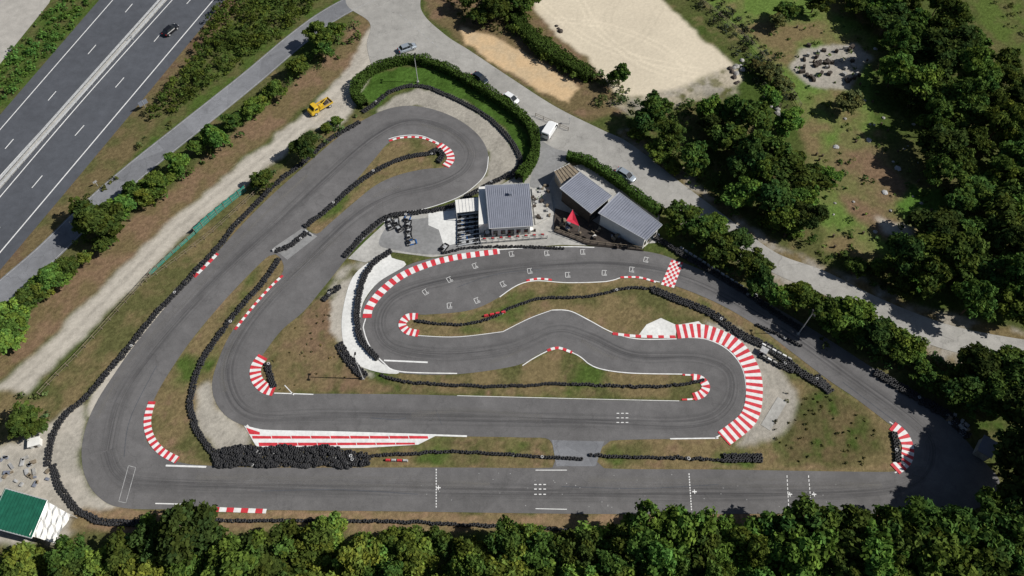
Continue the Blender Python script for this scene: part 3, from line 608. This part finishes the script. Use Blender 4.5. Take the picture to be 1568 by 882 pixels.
T('oak',(1200,822,4.4,11),(1250,815,4.6,12),(1310,812,4.6,12),(1365,812,4.4,12),(1420,815,4.6,12),(1475,815,4.4,12),(1530,805,4.6,12)); T('ash',(1160,840,3.6,9),(1225,850,4.4,12),(1340,850,4.6,13),(1440,852,4.6,13)); T('oak',(1280,842,4.4,12),(1390,845,4.4,12),(1500,845,4.4,12)); T('dark',(1180,812,3.2,9),(1560,800,4.4,12))
T('shrub',(225,800,1.6,3),(350,835,1.8,2.5),(390,838,1.8,2.5),(425,835,1.6,2.5),(300,870,3,5))
def thicket(name,poly,dens,h,base,r=(.5,1.2),nper=55,size=.34):
    base=tuple(b_*1.5 for b_ in base)
    Pw=np.array(W(poly)); a=.5*abs(np.dot(Pw[:,0],np.roll(Pw[:,1],1))-np.dot(Pw[:,1],np.roll(Pw[:,0],1))); n=int(a*dens); cen=[];rad=[]
    x0,y0=Pw.min(0);x1,y1=Pw.max(0); PL=[tuple(p) for p in Pw]
    while len(cen)<n:
        x=rng.uniform(x0,x1);y=rng.uniform(y0,y1)
        if pip(x,y,PL): hh=h*rng.uniform(.2,1)**1.3; cen.append((x,y,hh*.6)); rad.append(rng.uniform(*r)*(.5+.5*hh/h))
    V,Q,K=clumps(np.array(cen),rad,nper,size,base,.8,.35); fast(name,V,Q,None,K)
thicket('bramble_thicket',[(345,-10),(500,-20),(470,30),(400,80),(315,140),(240,195),(225,185),(300,85)],.9,3.0,(.052,.092,.02))
thicket('bramble_thicket',[(105,-15),(160,-15),(100,60),(0,165),(-20,180),(-20,115),(0,100)],.5,1.2,(.055,.10,.022))
thicket('verge_shrubs',[(545,38),(562,55),(435,155),(335,240),(205,340),(65,450),(-15,550),(-15,515),(65,425),(205,295),(335,200),(435,120),(500,58)],.2,1.8,(.055,.09,.022))
thicket('bramble_thicket',[(960,160),(1080,160),(1100,240),(1240,290),(1250,380),(1130,340),(1040,270),(960,210)],.3,2.2,(.04,.07,.018))
thicket('bramble_thicket',[(1020,330),(1100,370),(1200,440),(1330,500),(1440,555),(1568,575),(1568,640),(1480,640),(1340,560),(1200,470),(1060,385)],.3,2.0,(.045,.072,.02))
thicket('bramble_thicket',[(1240,380),(1330,395),(1390,430),(1430,460),(1400,465),(1250,400)],.4,1.6,(.045,.075,.02))
thicket('woodland_undergrowth',[(1350,60),(1450,60),(1640,140),(1640,480),(1470,460),(1380,400),(1450,330),(1400,250)],.1,2.0,(.035,.06,.018))
thicket('woodland_undergrowth',[(100,850),(215,815),(450,838),(760,845),(960,835),(1180,815),(1450,812),(1568,800),(1640,800),(1640,920),(-60,920),(-60,870)],.22,2.2,(.055,.09,.022))
thicket('slope_scrub',[(775,15),(800,20),(870,90),(925,125),(900,135),(830,95),(775,50)],1.1,2.6,(.05,.09,.02)); thicket('slope_scrub',[(660,-10),(790,-10),(800,60),(720,40),(690,20)],.35,1.6,(.06,.075,.03)); thicket('slope_scrub',[(920,110),(965,130),(970,160),(905,165)],.5,1.5,(.06,.08,.03))
thicket('lot_edge_scrub',[(1050,-15),(1090,-15),(1160,60),(1220,140),(1235,175),(1190,170),(1130,90)],.35,1.2,(.05,.06,.035))
thicket('bramble_thicket',[(225,200),(300,130),(260,220),(150,320),(100,350),(150,280)],.06,1.2,(.07,.09,.03))
thicket('bank_scrub',[(470,225),(550,175),(540,190),(440,262),(380,310),(400,280)],.25,1.0,(.06,.085,.03))
thicket('bank_scrub',[(1390,570),(1480,600),(1500,640),(1450,620)],.3,1.4,(.05,.07,.03))
thicket('bank_scrub',[(1150,470),(1250,530),(1340,570),(1330,560),(1240,505)],.08,.6,(.05,.07,.03))
thicket('hillside_bushes',[(1470,-40),(1640,-60),(1640,90),(1540,40)],.05,1.6,(.06,.085,.025))
thicket('meadow_tufts',[(1100,0),(1290,10),(1345,60),(1340,200),(1440,300),(1340,395),(1260,380),(1240,150)],.07,.9,(.06,.09,.025),(.3,.9))
thicket('grass_tussocks',[(1200,600),(1270,590),(1350,660),(1360,710),(1200,710),(1160,690)],.25,.25,(.06,.07,.025),(.2,.45),60,.22)
thicket('grass_tussocks',[(405,565),(440,505),(505,460),(515,530),(545,580),(420,598)],.15,.2,(.085,.08,.035),(.15,.35),60,.2)
thicket('bank_scrub',[(20,600),(70,600),(90,630),(60,660),(10,670)],.1,.8,(.06,.08,.03))
def hedge(pts,w,h,base=(.062,.12,.026),dens=34,name='clipped_hedge'):
    P,s=resample(WS(pts),.5); n=normals(P); N_=int(s[-1]*(w+2*h)*dens); i=rng.integers(0,len(P)-1,N_); f=rng.random(N_)[:,None]
    c_=P[i]*(1-f)+P[i+1]*f; nn=n[i]; side=rng.random(N_); tot=w+2*h; o1=np.where(side<w/tot,rng.uniform(-.5,.5,N_)*w,np.where(side<(w+h)/tot,-w/2,w/2)); z=np.where(side<w/tot,h,rng.random(N_)*h)
    wob=(vnoise(c_[:,0]+50,c_[:,1]+50,1.6,5)-.5)*.6
    C=np.c_[c_+nn*(o1*(1+wob*.5))[:,None],z*(1+wob)]; nr=np.c_[nn*np.sign(np.where(side<w/tot,0,o1))[:,None],np.where(side<w/tot,1,.1)]+rng.normal(0,.5,(N_,3))
    C+=rng.normal(0,.08,C.shape); V,Q=quads(C,nr,rng.uniform(.16,.36,N_)); K=np.array(base)*rng.uniform(.55,1.45,(N_,1))*(1+wob[:,None]*.6)
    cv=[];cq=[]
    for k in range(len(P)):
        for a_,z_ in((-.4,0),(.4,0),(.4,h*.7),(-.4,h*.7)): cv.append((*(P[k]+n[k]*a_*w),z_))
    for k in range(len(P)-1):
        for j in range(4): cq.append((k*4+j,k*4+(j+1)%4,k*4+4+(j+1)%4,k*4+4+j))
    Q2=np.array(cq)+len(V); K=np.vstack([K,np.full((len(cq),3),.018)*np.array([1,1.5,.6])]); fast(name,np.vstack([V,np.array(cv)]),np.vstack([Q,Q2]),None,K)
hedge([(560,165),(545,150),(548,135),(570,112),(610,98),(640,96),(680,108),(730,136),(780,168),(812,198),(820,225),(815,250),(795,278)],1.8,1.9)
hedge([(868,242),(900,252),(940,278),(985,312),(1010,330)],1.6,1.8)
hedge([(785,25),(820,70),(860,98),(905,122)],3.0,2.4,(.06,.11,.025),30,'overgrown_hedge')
# ---------------------------------------------------------------- vehicles
def place(e,x,y,x2,y2):
    a=G(x,y);b_=G(x2,y2); e.location=((a[0]+b_[0])/2,(a[1]+b_[1])/2,.045); e.rotation_euler=(0,0,math.atan2(b_[1]-a[1],b_[0]-a[0]))
def wheels(e,xs_,w,r=.32):
    mb=MB()
    for x in xs_:
        for s in(-1,1):
            mb.cyl((x,s*(w-.22),r),(x,s*w,r),r,r,14,0); mb.cyl((x,s*(w),r),(x,s*(w+.01),r),r*.6,r*.55,10,1)
    mb.obj('wheels',['rubber','metal'],e)
def car(x,y,x2,y2,paint_,name='parked_car',L_=4.3,est=False):
    e=empty(name); W_=.89
    def ring(px,w,zb,zt):
        return [(px,-w*.92,zb),(px,-w,zb+.2),(px,-w,zt-.14),(px,-w*.86,zt),(px,w*.86,zt),(px,w,zt-.14),(px,w,zb+.2),(px,w*.92,zb)]
    h=L_/2; mb=MB()
    mb.loft([ring(-h,W_*.78,.42,.78),ring(-h+.12,W_*.92,.3,.93),ring(-h+.5,W_,.24,.97),ring(-.4,W_,.22,.95),ring(.9,W_,.22,.94),ring(h-.55,W_*.97,.24,.82),ring(h-.15,W_*.86,.3,.7),ring(h,W_*.68,.4,.6)],0)
    mb.obj('body',[paint_],e,smooth=False,bevel=.05)
    rb=-h+.25 if est else -h+.45; b0=[(rb,-.77),(1.15,-.72),(1.15,.72),(rb,.77)]; t0=[(rb+.45,-.6),(.35,-.58),(.35,.58),(rb+.45,.6)]
    mb=MB(); mb.loft([[(p[0],p[1],.93) for p in b0],[(p[0],p[1],1.42) for p in t0]],0); mb.obj('windows',['glass'],e)
    mb=MB(); mb.prism([(p[0]*1.0+(.03 if p[0]>0 else -.03),p[1]*1.03) for p in t0],1.405,1.46,0)
    for p,q in zip(b0,t0): mb.cyl((p[0],p[1],.92),(q[0],q[1],1.44),.045,.04,5,0)
    mb.cyl((-.3,-.77,.92),(-.3,-.61,1.44),.045,.04,5,0);mb.cyl((-.3,.77,.92),(-.3,.61,1.44),.045,.04,5,0)
    mb.box((.85,-.98,.98),(.18,.2,.13)); mb.box((.85,.98,.98),(.18,.2,.13)); mb.obj('roof_and_pillars',[paint_],e,bevel=.02)
    mb=MB()
    for s in(-1,1): mb.box((h-.12,s*.58,.64),(.2,.3,.12),0,0); mb.box((-h+.02,s*.6,.78),(.12,.28,.16),0,1)
    mb.box((h-.02,0,.42),(.08,1.0,.16),0,2); mb.box((1.22,0,.93),(.16,1.2,.02),0,2); mb.obj('lamps_and_grille',['metal','lampred','blackpl'],e)
    wheels(e,(-h+.8,h-.85),W_+.0); place(e,x,y,x2,y2); return e
car(609,82,639,71,'psilver',L_=4.4); car(721,113,750,133,'pdark'); car(768,145,797,163,'pwhite',L_=4.1,est=True); car(941,261,974,281,'psilver',L_=4.5)
car(252,58,273,40,'pblack','moving_car')
def van(x,y,x2,y2,name='delivery_van',paint_='pwhite'):
    e=empty(name); mb=MB(); sec=[(-2.4,.9,.35,1.9),(-2.3,.95,.3,2.0),(.9,.95,.3,2.02),(1.25,.93,.3,1.9),(1.85,.92,.3,1.25),(2.3,.88,.3,1.05),(2.45,.75,.4,.8)]
    mb.loft([[(a,-w*.95,b_),(a,-w,b_+.2),(a,-w,c_-.25),(a,-w*.88,c_),(a,w*.88,c_),(a,w,c_-.25),(a,w,b_+.2),(a,w*.95,b_)] for a,w,b_,c_ in sec],0); mb.obj('body',[paint_],e,bevel=.04)
    mb=MB(); mb.add([(1.28,-.78,1.9),(1.83,-.83,1.29),(1.83,.83,1.29),(1.28,.78,1.9)],[(0,1,2,3)]); mb.v=[(p[0]+.02,p[1],p[2]+.02) for p in mb.v]
    for s in(-1,1): mb.box((.95,s*.955,1.45),(.85,.02,.5)); 
    mb.box((-2.4,0,1.5),(.04,1.2,.45)); mb.obj('windows',['glass'],e)
    mb=MB()
    for s in(-1,1): mb.box((2.36,s*.62,.8),(.16,.25,.2),0,0); mb.box((-2.4,s*.85,1.1),(.06,.1,.5),0,1); mb.box((1.35,s*1.08,1.3),(.12,.2,.28),0,2)
    mb.box((2.44,0,.45),(.1,1.5,.22),0,2); mb.obj('lamps_and_bumper',['metal','lampred','blackpl'],e); wheels(e,(-1.5,1.55),.95,.34); place(e,x,y,x2,y2)
van(833,216,850,190)
def truck(x,y,x2,y2):
    e=empty('flatbed_truck'); mb=MB(); sec=[(.75,.9,.55,1.95),(.85,.98,.5,2.1),(1.7,.98,.5,2.1),(2.15,.97,.5,1.45),(2.6,.95,.5,1.25),(2.75,.85,.6,1.1)]
    mb.loft([[(a,-w,b_),(a,-w,c_-.2),(a,-w*.9,c_),(a,w*.9,c_),(a,w,c_-.2),(a,w,b_)] for a,w,b_,c_ in sec],0); mb.obj('cab',['yellow'],e,bevel=.04)
    mb=MB(); mb.add([(1.74,-.8,2.07),(2.15,-.84,1.5),(2.15,.84,1.5),(1.74,.8,2.07)],[(0,1,2,3)]); mb.v=[(p[0]+.03,p[1],p[2]+.02) for p in mb.v]
    for s in(-1,1): mb.box((1.35,s*.985,1.6),(.7,.02,.45))
    mb.obj('windows',['glass'],e)
    mb=MB(); mb.box((-.1,0,.62),(5.0,.7,.18),0,2); mb.box((-1.1,0,.85),(3.4,2.05,.12),0,1)
    for s in(-1,1): mb.box((-1.1,s*1.02,1.08),(3.4,.06,.35),0,0); 
    mb.box((-2.8,0,1.08),(.06,2.05,.35),0,0); mb.box((.62,0,1.35),(.08,2.05,.9),0,0)
    mb.box((-.2,.3,1.2),(.9,.8,.6),0,0); mb.box((-1.6,-.2,1.1),(1.0,1.1,.4),0,3); mb.cyl((-.2,.3,1.5),(-2.2,-.1,1.9),.1,.07,6,0); mb.obj('flatbed_and_load',['yellow','wood','blackpl','dwood'],e)
    wheels(e,(-1.9,1.75),1.0,.4); place(e,x,y,x2,y2); e.location[2]=.02
truck(508,158,474,178)
def kart(x,y,ang,pan='bluepl'):
    e=empty('go_kart'); mb=MB()
    for s in(-1,1): mb.cyl((-.85,s*.32,.1),(.75,s*.25,.1),.025,.025,6,0); mb.box((0,s*.55,.14),(.8,.18,.14),0,1)
    mb.box((.95,0,.14),(.28,1.1,.16),0,1,.8); mb.box((-.98,0,.18),(.1,1.25,.16),0,2); mb.box((.1,0,.09),(1.2,.55,.02),0,0)
    mb.box((-.35,0,.2),(.42,.45,.12),0,2); mb.box((-.58,0,.42),(.1,.42,.5),0,2,.8); mb.box((-.45,.42,.28),(.4,.28,.3),0,2)
    mb.cyl((.6,0,.15),(.2,0,.5),.02,.02,6,0)
    for i in range(10):
        a=2*math.pi*i/10;b_=2*math.pi*(i+1)/10; mb.cyl((.2+.06*math.sin(a),.15*math.cos(a),.5+.13*math.sin(a)),(.2+.06*math.sin(b_),.15*math.cos(b_),.5+.13*math.sin(b_)),.018,.018,5,2)
    for xx,w,r in((.62,.12,.13),(-.7,.2,.14)):
        for s in(-1,1): mb.cyl((xx,s*.5,r),(xx,s*(.5+w),r),r,r,12,3)
    mb.obj('kart_body',['metal',pan,'blackpl','rubber'],e); q=G(x,y); e.location=(q[0],q[1],.045); e.rotation_euler=(0,0,ang)
for k,(x,y,a) in enumerate(((596,338,1.9),(597,347,2.0),(607,340,1.7),(624,335,1.3),(625,344,1.4),(626,353,1.5),(626,362,1.8),(630,372,.3),(611,350,2.2),(680,380,1.))): kart(x,y,a,'bluepl' if k%4==3 else 'blackpl')
for i in range(6):
    kart(708,334+i*7.5,0,'bluepl' if i%3==1 else 'blackpl'); kart(724,333+i*7.5,3.1,'blackpl')
# ---------------------------------------------------------------- buildings
def lerpq(c4,a,b_):
    c4=[np.array(c_,float) for c_ in c4]; return (c4[0]*(1-a)+c4[1]*a)*(1-b_)+(c4[3]*(1-a)+c4[2]*a)*b_
def roofed(name,px,zs,wall,inset=.45,ribs=26,flip=False,roofm='roof',ribm='roofd',th=.1,door=True,win=3):
    e=empty(name); C=[(*G(p[0],p[1],z),z) for p,z in zip(px,zs)]
    mb=MB(); mb.add([c_ for c_ in C]+[(c_[0],c_[1],c_[2]-th) for c_ in C],[(3,2,1,0),(4,5,6,7),(0,1,5,4),(1,2,6,5),(2,3,7,6),(3,0,4,7)],0)
    for i in range(ribs+1):
        t=i/ribs
        a=lerpq(C,t,0) if not flip else lerpq(C,0,t); b_=lerpq(C,t,1) if not flip else lerpq(C,1,t)
        mb.cyl(tuple(a+[0,0,.03]),tuple(b_+[0,0,.03]),.06,.06,4,1)
    for j,(a,b_) in enumerate(((C[0],C[1]),(C[1],C[2]),(C[2],C[3]),(C[3],C[0]))): mb.cyl((a[0],a[1],a[2]-.02),(b_[0],b_[1],b_[2]-.02),.09,.09,5,2)
    mb.obj('roof',[roofm,ribm,'metal'],e)
    cx=np.mean([c_[:2] for c_ in C],0); B=[]
    for c_ in C:
        d=np.array(c_[:2])-cx; B.append(tuple(cx+d*(1-inset/np.linalg.norm(d)*1.4)))
    mb=MB(); mb.prism(B[::-1],.0,[c_[2]-th-.1 for c_ in C][::-1],0); mb.obj('walls',[wall],e)
    mb=MB(); p=np.array(B[3]);q=np.array(B[2]); a=math.atan2(q[1]-p[1],q[0]-p[0]); nrm=np.array((math.sin(a),-math.cos(a))); Ln=np.linalg.norm(q-p)
    for k in range(win):
        t=(k+.5)/win; c_=p*(1-t)+q*t+nrm*.02
        if door and k==win//2: mb.box((c_[0],c_[1],1.1),(1.2,.08,2.1),a,0)
        else: mb.box((c_[0],c_[1],1.6),(Ln/win*.55,.08,1.0),a,0); mb.box((c_[0]+nrm[0]*.05,c_[1]+nrm[1]*.05,1.06),(Ln/win*.6,.14,.06),a,1)
    mb.obj('windows_and_door',['glass','wood'],e); return e,B,C
ch,B,C=roofed('clubhouse',[(743,284),(810,281),(816,346),(749,350)],[4.6,4.6,3.6,3.6],'wall',.5,22,win=5)
C4=[(*G(733,286,3.4),3.4),(*G(745,285,3.4),3.4),(*G(748,342,3.0),3.0),(*G(733,344,3.0),3.0)]
mb=MB(); mb.prism([c_[:2] for c_ in C4][::-1],0,[c_[2] for c_ in C4][::-1],0); mb.obj('side_wing',['wall'],ch)
q=lerpq(C,.55,.25); mb=MB(); mb.box((q[0],q[1],q[2]+.3),(.5,.5,.6),0,0); mb.box((q[0],q[1],q[2]+.64),(.65,.65,.08),0,1); mb.obj('roof_vent',['metal','roofd'],ch)
mb=MB(); D=W([(734,352),(832,345),(838,366),(736,374)]); mb.prism(D[::-1],0,.35,0)
P,s=resample(D[2:4]+[D[0]],1.2)
for p in P: mb.box((p[0],p[1],.85),(.08,.08,1.0),0,3)
for i in range(len(P)-1):
    for z in(.8,1.3): mb.cyl((*P[i],z),(*P[i+1],z),.04,.04,4,3)
for i in range(8):
    q=lerpq([(*x,0) for x in D],(i+.5)/8,.8); mb.box((q[0],q[1],.55),(.7,.35,.4),0,1); mb.box((q[0],q[1],.83),(.5,.25,.15),0,2,.7)
for i in range(5):
    q=lerpq([(*x,0) for x in D],(i+.7)/6,.42); mb.cyl((q[0],q[1],.35),(q[0],q[1],1.05),.05,.05,6,1); mb.cyl((q[0],q[1],1.05),(q[0],q[1],1.1),.45,.45,12,3)
    for t in range(3): mb.box((q[0]+.75*math.cos(t*2.1),q[1]+.6*math.sin(t*2.1),.6),(.4,.4,.5),t,1,.9)
mb.obj('terrace_deck',['conc','dwood','flower','wall'])
mb=MB(); D=W([(814,290),(842,285),(848,330),(820,345)]); mb.prism(D[::-1],0,.3,0)
for i in range(18):
    q=lerpq([(*x,0) for x in D],rng.random(),rng.random()); mb.box((q[0],q[1],.5),(rng.uniform(.3,.8),rng.uniform(.3,.7),rng.uniform(.3,.6)),rng.uniform(0,3),int(rng.choice([1,1,3,3,2])))
mb.obj('side_terrace',['conc','dwood','wpale','wood'])
thicket('potted_plants',[(815,288),(830,286),(838,300),(822,308)],.9,1.0,(.05,.10,.02),(.3,.5),70,.2)
e=empty('kart_shelter'); mb=MB()
C4=[(*G(697,306,2.4),2.4),(*G(733,302,2.4),2.4),(*G(735,322,2.4),2.4),(*G(699,326,2.4),2.4)]
mb.add(C4+[(c_[0],c_[1],2.32) for c_ in C4],[(3,2,1,0),(4,5,6,7),(0,1,5,4),(1,2,6,5),(2,3,7,6),(3,0,4,7)],0)
for i in range(8):
    a=lerpq(C4,i/7,0);b_=lerpq(C4,i/7,1); mb.cyl(tuple(a),tuple(b_),.05,.05,4,1)
for c_ in C4: mb.cyl((c_[0],c_[1],0),(c_[0],c_[1],2.35),.07,.07,8,1)
mb.obj('canopy',['wall','metal'],e)
mb=MB()
D=W([(700,332),(732,328),(734,372),(702,378)])
for i in range(8):
    a=lerpq([(*x,.4) for x in D],0,i/7);b_=lerpq([(*x,.4) for x in D],1,i/7); mb.cyl(tuple(a),tuple(b_),.12,.12,6,0)
    for q in(a,b_): mb.cyl((q[0],q[1],0),tuple(q),.05,.05,6,0)
mb.obj('pit_rails',['metal'],e)
roofed('workshop_building',[(857,288),(888,263),(937,300),(905,327)],[3.9,4.3,4.3,3.9],'dwood',.4,20,flip=True,win=3)
roofed('reception_building',[(916,326),(948,294),(1014,344),(990,368)],[3.9,4.5,4.3,3.5],'wall',.4,22,flip=True,win=4)
roofed('garden_shed',[(848,262),(872,250),(888,264),(860,283)],[2.8,2.8,2.6,2.6],'beige',.2,6,roofm='wood',ribm='dwood',win=1)
mb=MB(); D=W([(850,320),(905,338),(950,365),(985,385),(900,376),(848,355)]); mb.prism(D[::-1],0,.3,0)
for i in range(30):
    x=rng.uniform(852,960); y=330+(x-850)*.3+rng.uniform(2,22); q=G(x,y); mb.box((q[0],q[1],.5+rng.uniform(0,.3)),(rng.uniform(.2,.9),rng.uniform(.2,.6),rng.uniform(.3,.7)),rng.uniform(0,3),int(rng.choice([0,0,1,1,3,2])))
P=W([(850,355),(900,374),(985,384)]); P,s=resample(P,1.5)
for p in P: mb.box((p[0],p[1],.7),(.1,.1,1.2),0,1)
for i in range(len(P)-1): mb.cyl((*P[i],1.25),(*P[i+1],1.25),.05,.05,4,1); mb.cyl((*P[i],.7),(*P[i+1],.7),.04,.04,4,1)
mb.obj('timber_deck',['dwood','wood','wall','roofd'])
e=empty('shade_sail'); mb=MB(); a,b_,c_=(*G(867,338,2.6),2.6),(*G(887,346,2.2),2.2),(*G(877,321,3.),3.)
mid=tuple((np.array(a)+b_+c_)/3-[0,0,.25]); mb.add([a,b_,c_,mid],[(0,1,3),(1,2,3),(2,0,3)],0)
for p in(a,b_,c_): mb.cyl((p[0],p[1],0),p,.05,.05,6,1)
mb.obj('sail',['redsail','metal'],e)
roofed('green_roof_shed',[(8,748),(72,766),(48,824),(-20,806)],[3.6,3.2,2.6,3.0],'wood',.3,14,roofm='greenroof',ribm='greenroof',win=2)
mb=MB(); a=[(*G(72,768,2.9),2.9),(*G(108,788,2.0),2.0),(*G(84,832,1.8),1.8),(*G(46,820,2.5),2.5)]
R=[]
for j in range(7): R.append([tuple(lerpq(a,i/7,j/6)+[0,0,.28*math.sin(i*2.2+j*1.4)]) for i in range(8)])
mb.add([p for r in R for p in r],[(j*8+i,(j+1)*8+i,(j+1)*8+i+1,j*8+i+1) for j in range(6) for i in range(7)],0)
for p in a: mb.cyl((p[0],p[1],0),p,.05,.05,6,1)
mb.obj('awning',['wall','metal'])
def smallbox(name,x,y,d,rz,mat='wall',roofm='roof'):
    e=empty(name); q=G(x,y); mb=MB(); mb.box((0,0,d[2]/2),d,0,0); mb.box((0,0,d[2]+.06),(d[0]+.3,d[1]+.3,.12),0,1); mb.box((0,-d[1]/2-.01,d[2]*.43),(d[0]*.3,.04,d[2]*.8),0,2); mb.obj('shed_body',[mat,roofm,'dwood'],e); e.location=(q[0],q[1],0); e.rotation_euler=(0,0,rz)
smallbox('equipment_shed',1503,690,(3.0,2.0,1.8),.9,'stone','roofd'); smallbox('storage_box',57,680,(1.6,1.2,1.),.3,'wall','wall'); smallbox('marshal_hut',1168,540,(1.,.9,.9),-.6,'wall','wpale')
mb=MB()
for k in range(30):
    x=rng.uniform(-10,75); y=rng.uniform(695,745); q=G(x,y); mb.box((q[0],q[1],.15),(rng.uniform(.3,1.2),rng.uniform(.2,.6),.3),rng.uniform(0,3),int(rng.integers(0,4)))
for k in range(14):
    x=rng.uniform(1450,1480); q=G(x,632+(x-1450)*.9+rng.uniform(-5,12)); mb.box((q[0],q[1],.3),(rng.uniform(.4,1.2),rng.uniform(.3,.9),rng.uniform(.3,.7)),rng.uniform(0,3),int(rng.integers(0,4)))
mb.obj('junk_pile',['wood','wpale','stone','roofd'])
mb=MB(); ribbon(mb,np.array(W([(1172,655),(1198,612)])),1.7,.05,0); mb.obj('concrete_track_slab',['conc'])
# ---------------------------------------------------------------- fences
def fence(name,pts,step=2.,h=1.2,mesh=None,post='wood',rails=(.5,1.1)):
    P,s=resample(WS(pts),step); mb=MB()
    for p in P: mb.box((p[0],p[1],h/2),(.1,.1,h),0,0)
    for i in range(len(P)-1):
        for z in rails: mb.cyl((*P[i],z),(*P[i+1],z),.04,.04,4,0)
        if mesh:
            mid=(P[i]+P[i+1])/2; sag=rng.uniform(.05,.3)
            mb.add([(*P[i],.05),(*mid,.05),(*P[i+1],.05),(P[i+1][0],P[i+1][1]+.12,h-.02),(mid[0],mid[1]+.1,h-sag),(P[i][0],P[i][1]+.12,h-.02)],[(0,1,4,5),(1,2,3,4)],1)
    mb.obj(name,[post,mesh or post])
fence('windbreak_fence',[(378,292),(355,310),(325,335),(300,358)],2.,1.8,'greenmesh'); fence('windbreak_fence',[(300,358),(262,392),(230,422)],2.,1.0,'greenmesh',rails=(.5,.9)); fence('wooden_fence',[(240,412),(215,440),(170,490),(120,545),(85,580),(62,605)],2.); fence('wooden_fence',[(400,290),(365,322),(320,362),(270,400),(225,432)],2.2,1.)
fence('wire_fence',[(1060,-5),(1100,25),(1150,70),(1200,125),(1225,165)],3.,1.3,None,'wood',(.4,.9,1.2)); fence('wire_fence',[(870,200),(820,178)],2,1.,rails=(.4,.9))
def pole(x,y,h=9.,name='floodlight_pole'):
    q=G(x,y); e=empty(name,(q[0],q[1],0)); mb=MB(); mb.cyl((0,0,0),(0,0,h),.11,.06,8,0); mb.box((0,0,.15),(.5,.5,.3),0,1); mb.obj('mast',['metal','stone'],e)
    mb=MB(); mb.box((0,0,h),(.1,1.3,.1),0,0)
    for s in(-1,1): mb.box((.12,s*.5,h+.05),(.25,.42,.32),0,0)
    mb.obj('floodlights',['blackpl'],e)
pole(556,580,8.5); pole(1222,512,7.5); pole(640,126,7.5)
def sign(x,y,w=.9,h=2.2,mat='wpale',name='road_sign',rz=.8):
    q=G(x,y); e=empty(name,(q[0],q[1],0)); mb=MB(); mb.cyl((0,0,0),(0,0,h),.05,.05,8,0); mb.box((0,.06,h-w*.3),(w,.04,w*.6),0,1); mb.obj('post_and_plate',['metal',mat],e); e.rotation_euler=(0,0,rz)
sign(225,168,2.0,2.6,'roofd'); sign(150,285,.8,1.5); sign(872,190,.7,2.); sign(205,62,.7,1.5,rz=.9)
def rocks(name,pts,smin,smax,mat='stone',flat=.7):
    mb=MB()
    for x,y in pts:
        q=G(x,y); s=rng.uniform(smin,smax); n=7; rings=[]
        for z,k in((0,1),(.35,1.05),(.75,.75),(1,.35)): rings.append([(q[0]+s*k*math.cos(2*math.pi*i/n)*rng.uniform(.75,1.2),q[1]+s*k*math.sin(2*math.pi*i/n)*rng.uniform(.75,1.2),z*s*flat) for i in range(n)])
        mb.loft(rings)
    return mb.obj(name,[mat])
rocks('boulder_row',[(1165+i*4.5+rng.normal(0,2),140+i*5.5+rng.normal(0,2)) for i in range(10)]+[(1128+rng.normal(0,5),105+rng.normal(0,8)) for _ in range(6)],.3,.7,'stone'); rocks('dark_boulders',[(1118+i*3,105+i*7+rng.normal(0,3)) for i in range(5)]+[(852+i*3,40+i*4) for i in range(3)],.4,.7,'dwood')
rocks('meadow_stones',[(rng.uniform(1260,1440),rng.uniform(150,390)) for _ in range(20)],.15,.4); rocks('meadow_stones',[(1330,215),(1355,295),(1435,325),(1340,355),(1375,258),(1280,225),(1340,75)],.4,.7,'wpale',.4)
mb=MB()
for k in range(40):
    x=rng.uniform(1225,1315);y=rng.uniform(70,128); q=G(x,y); mb.box((q[0],q[1],.35),(rng.uniform(.5,1.5),rng.uniform(.4,.9),rng.uniform(.4,.9)),rng.uniform(0,3),int(rng.random()<.3),.85)
mb.obj('stone_slabs',['dwood','stone'])
mb=MB()
for k in range(32):
    x=rng.uniform(1180,1430);y=rng.uniform(10,390); q=G(x,y); mb.cyl((q[0],q[1],0),(q[0],q[1],rng.uniform(.3,.8)),.25,.2,7,0)
mb.obj('tree_stumps',['earth'])
# ---------------------------------------------------------------- light & camera
w=bpy.data.worlds.new('World'); sc.world=w; w.use_nodes=True; nt=w.node_tree; nt.nodes.clear()
EL=math.radians(42); AZ=math.radians(92)
sky=nt.nodes.new('ShaderNodeTexSky'); sky.sky_type='NISHITA'; sky.sun_disc=False; sky.sun_elevation=EL; sky.sun_rotation=AZ; sky.altitude=100
bg=nt.nodes.new('ShaderNodeBackground'); bg.inputs[1].default_value=.05; wo=nt.nodes.new('ShaderNodeOutputWorld'); nt.links.new(sky.outputs[0],bg.inputs[0]); nt.links.new(bg.outputs[0],wo.inputs[0])
sl=bpy.data.lights.new('sun','SUN'); sl.energy=5.0; sl.angle=math.radians(.5); sl.color=(1,.965,.90); so=bpy.data.objects.new('sun',sl); sc.collection.objects.link(so)
d=-Vector((math.sin(AZ)*math.cos(EL),math.cos(AZ)*math.cos(EL),math.sin(EL))); so.rotation_euler=d.to_track_quat('-Z','Y').to_euler(); so.location=(60,60,120)
cam=bpy.data.cameras.new('camera'); co=bpy.data.objects.new('camera',cam); sc.collection.objects.link(co); sc.camera=co
cam.sensor_width=36; cam.lens=36*F/1568; cam.clip_end=9000; cam.clip_start=1; co.location=(0,0,H); co.rotation_euler=(PA,0,0)
sc.view_settings.view_transform='Standard'; sc.view_settings.look='None'; sc.view_settings.exposure=0
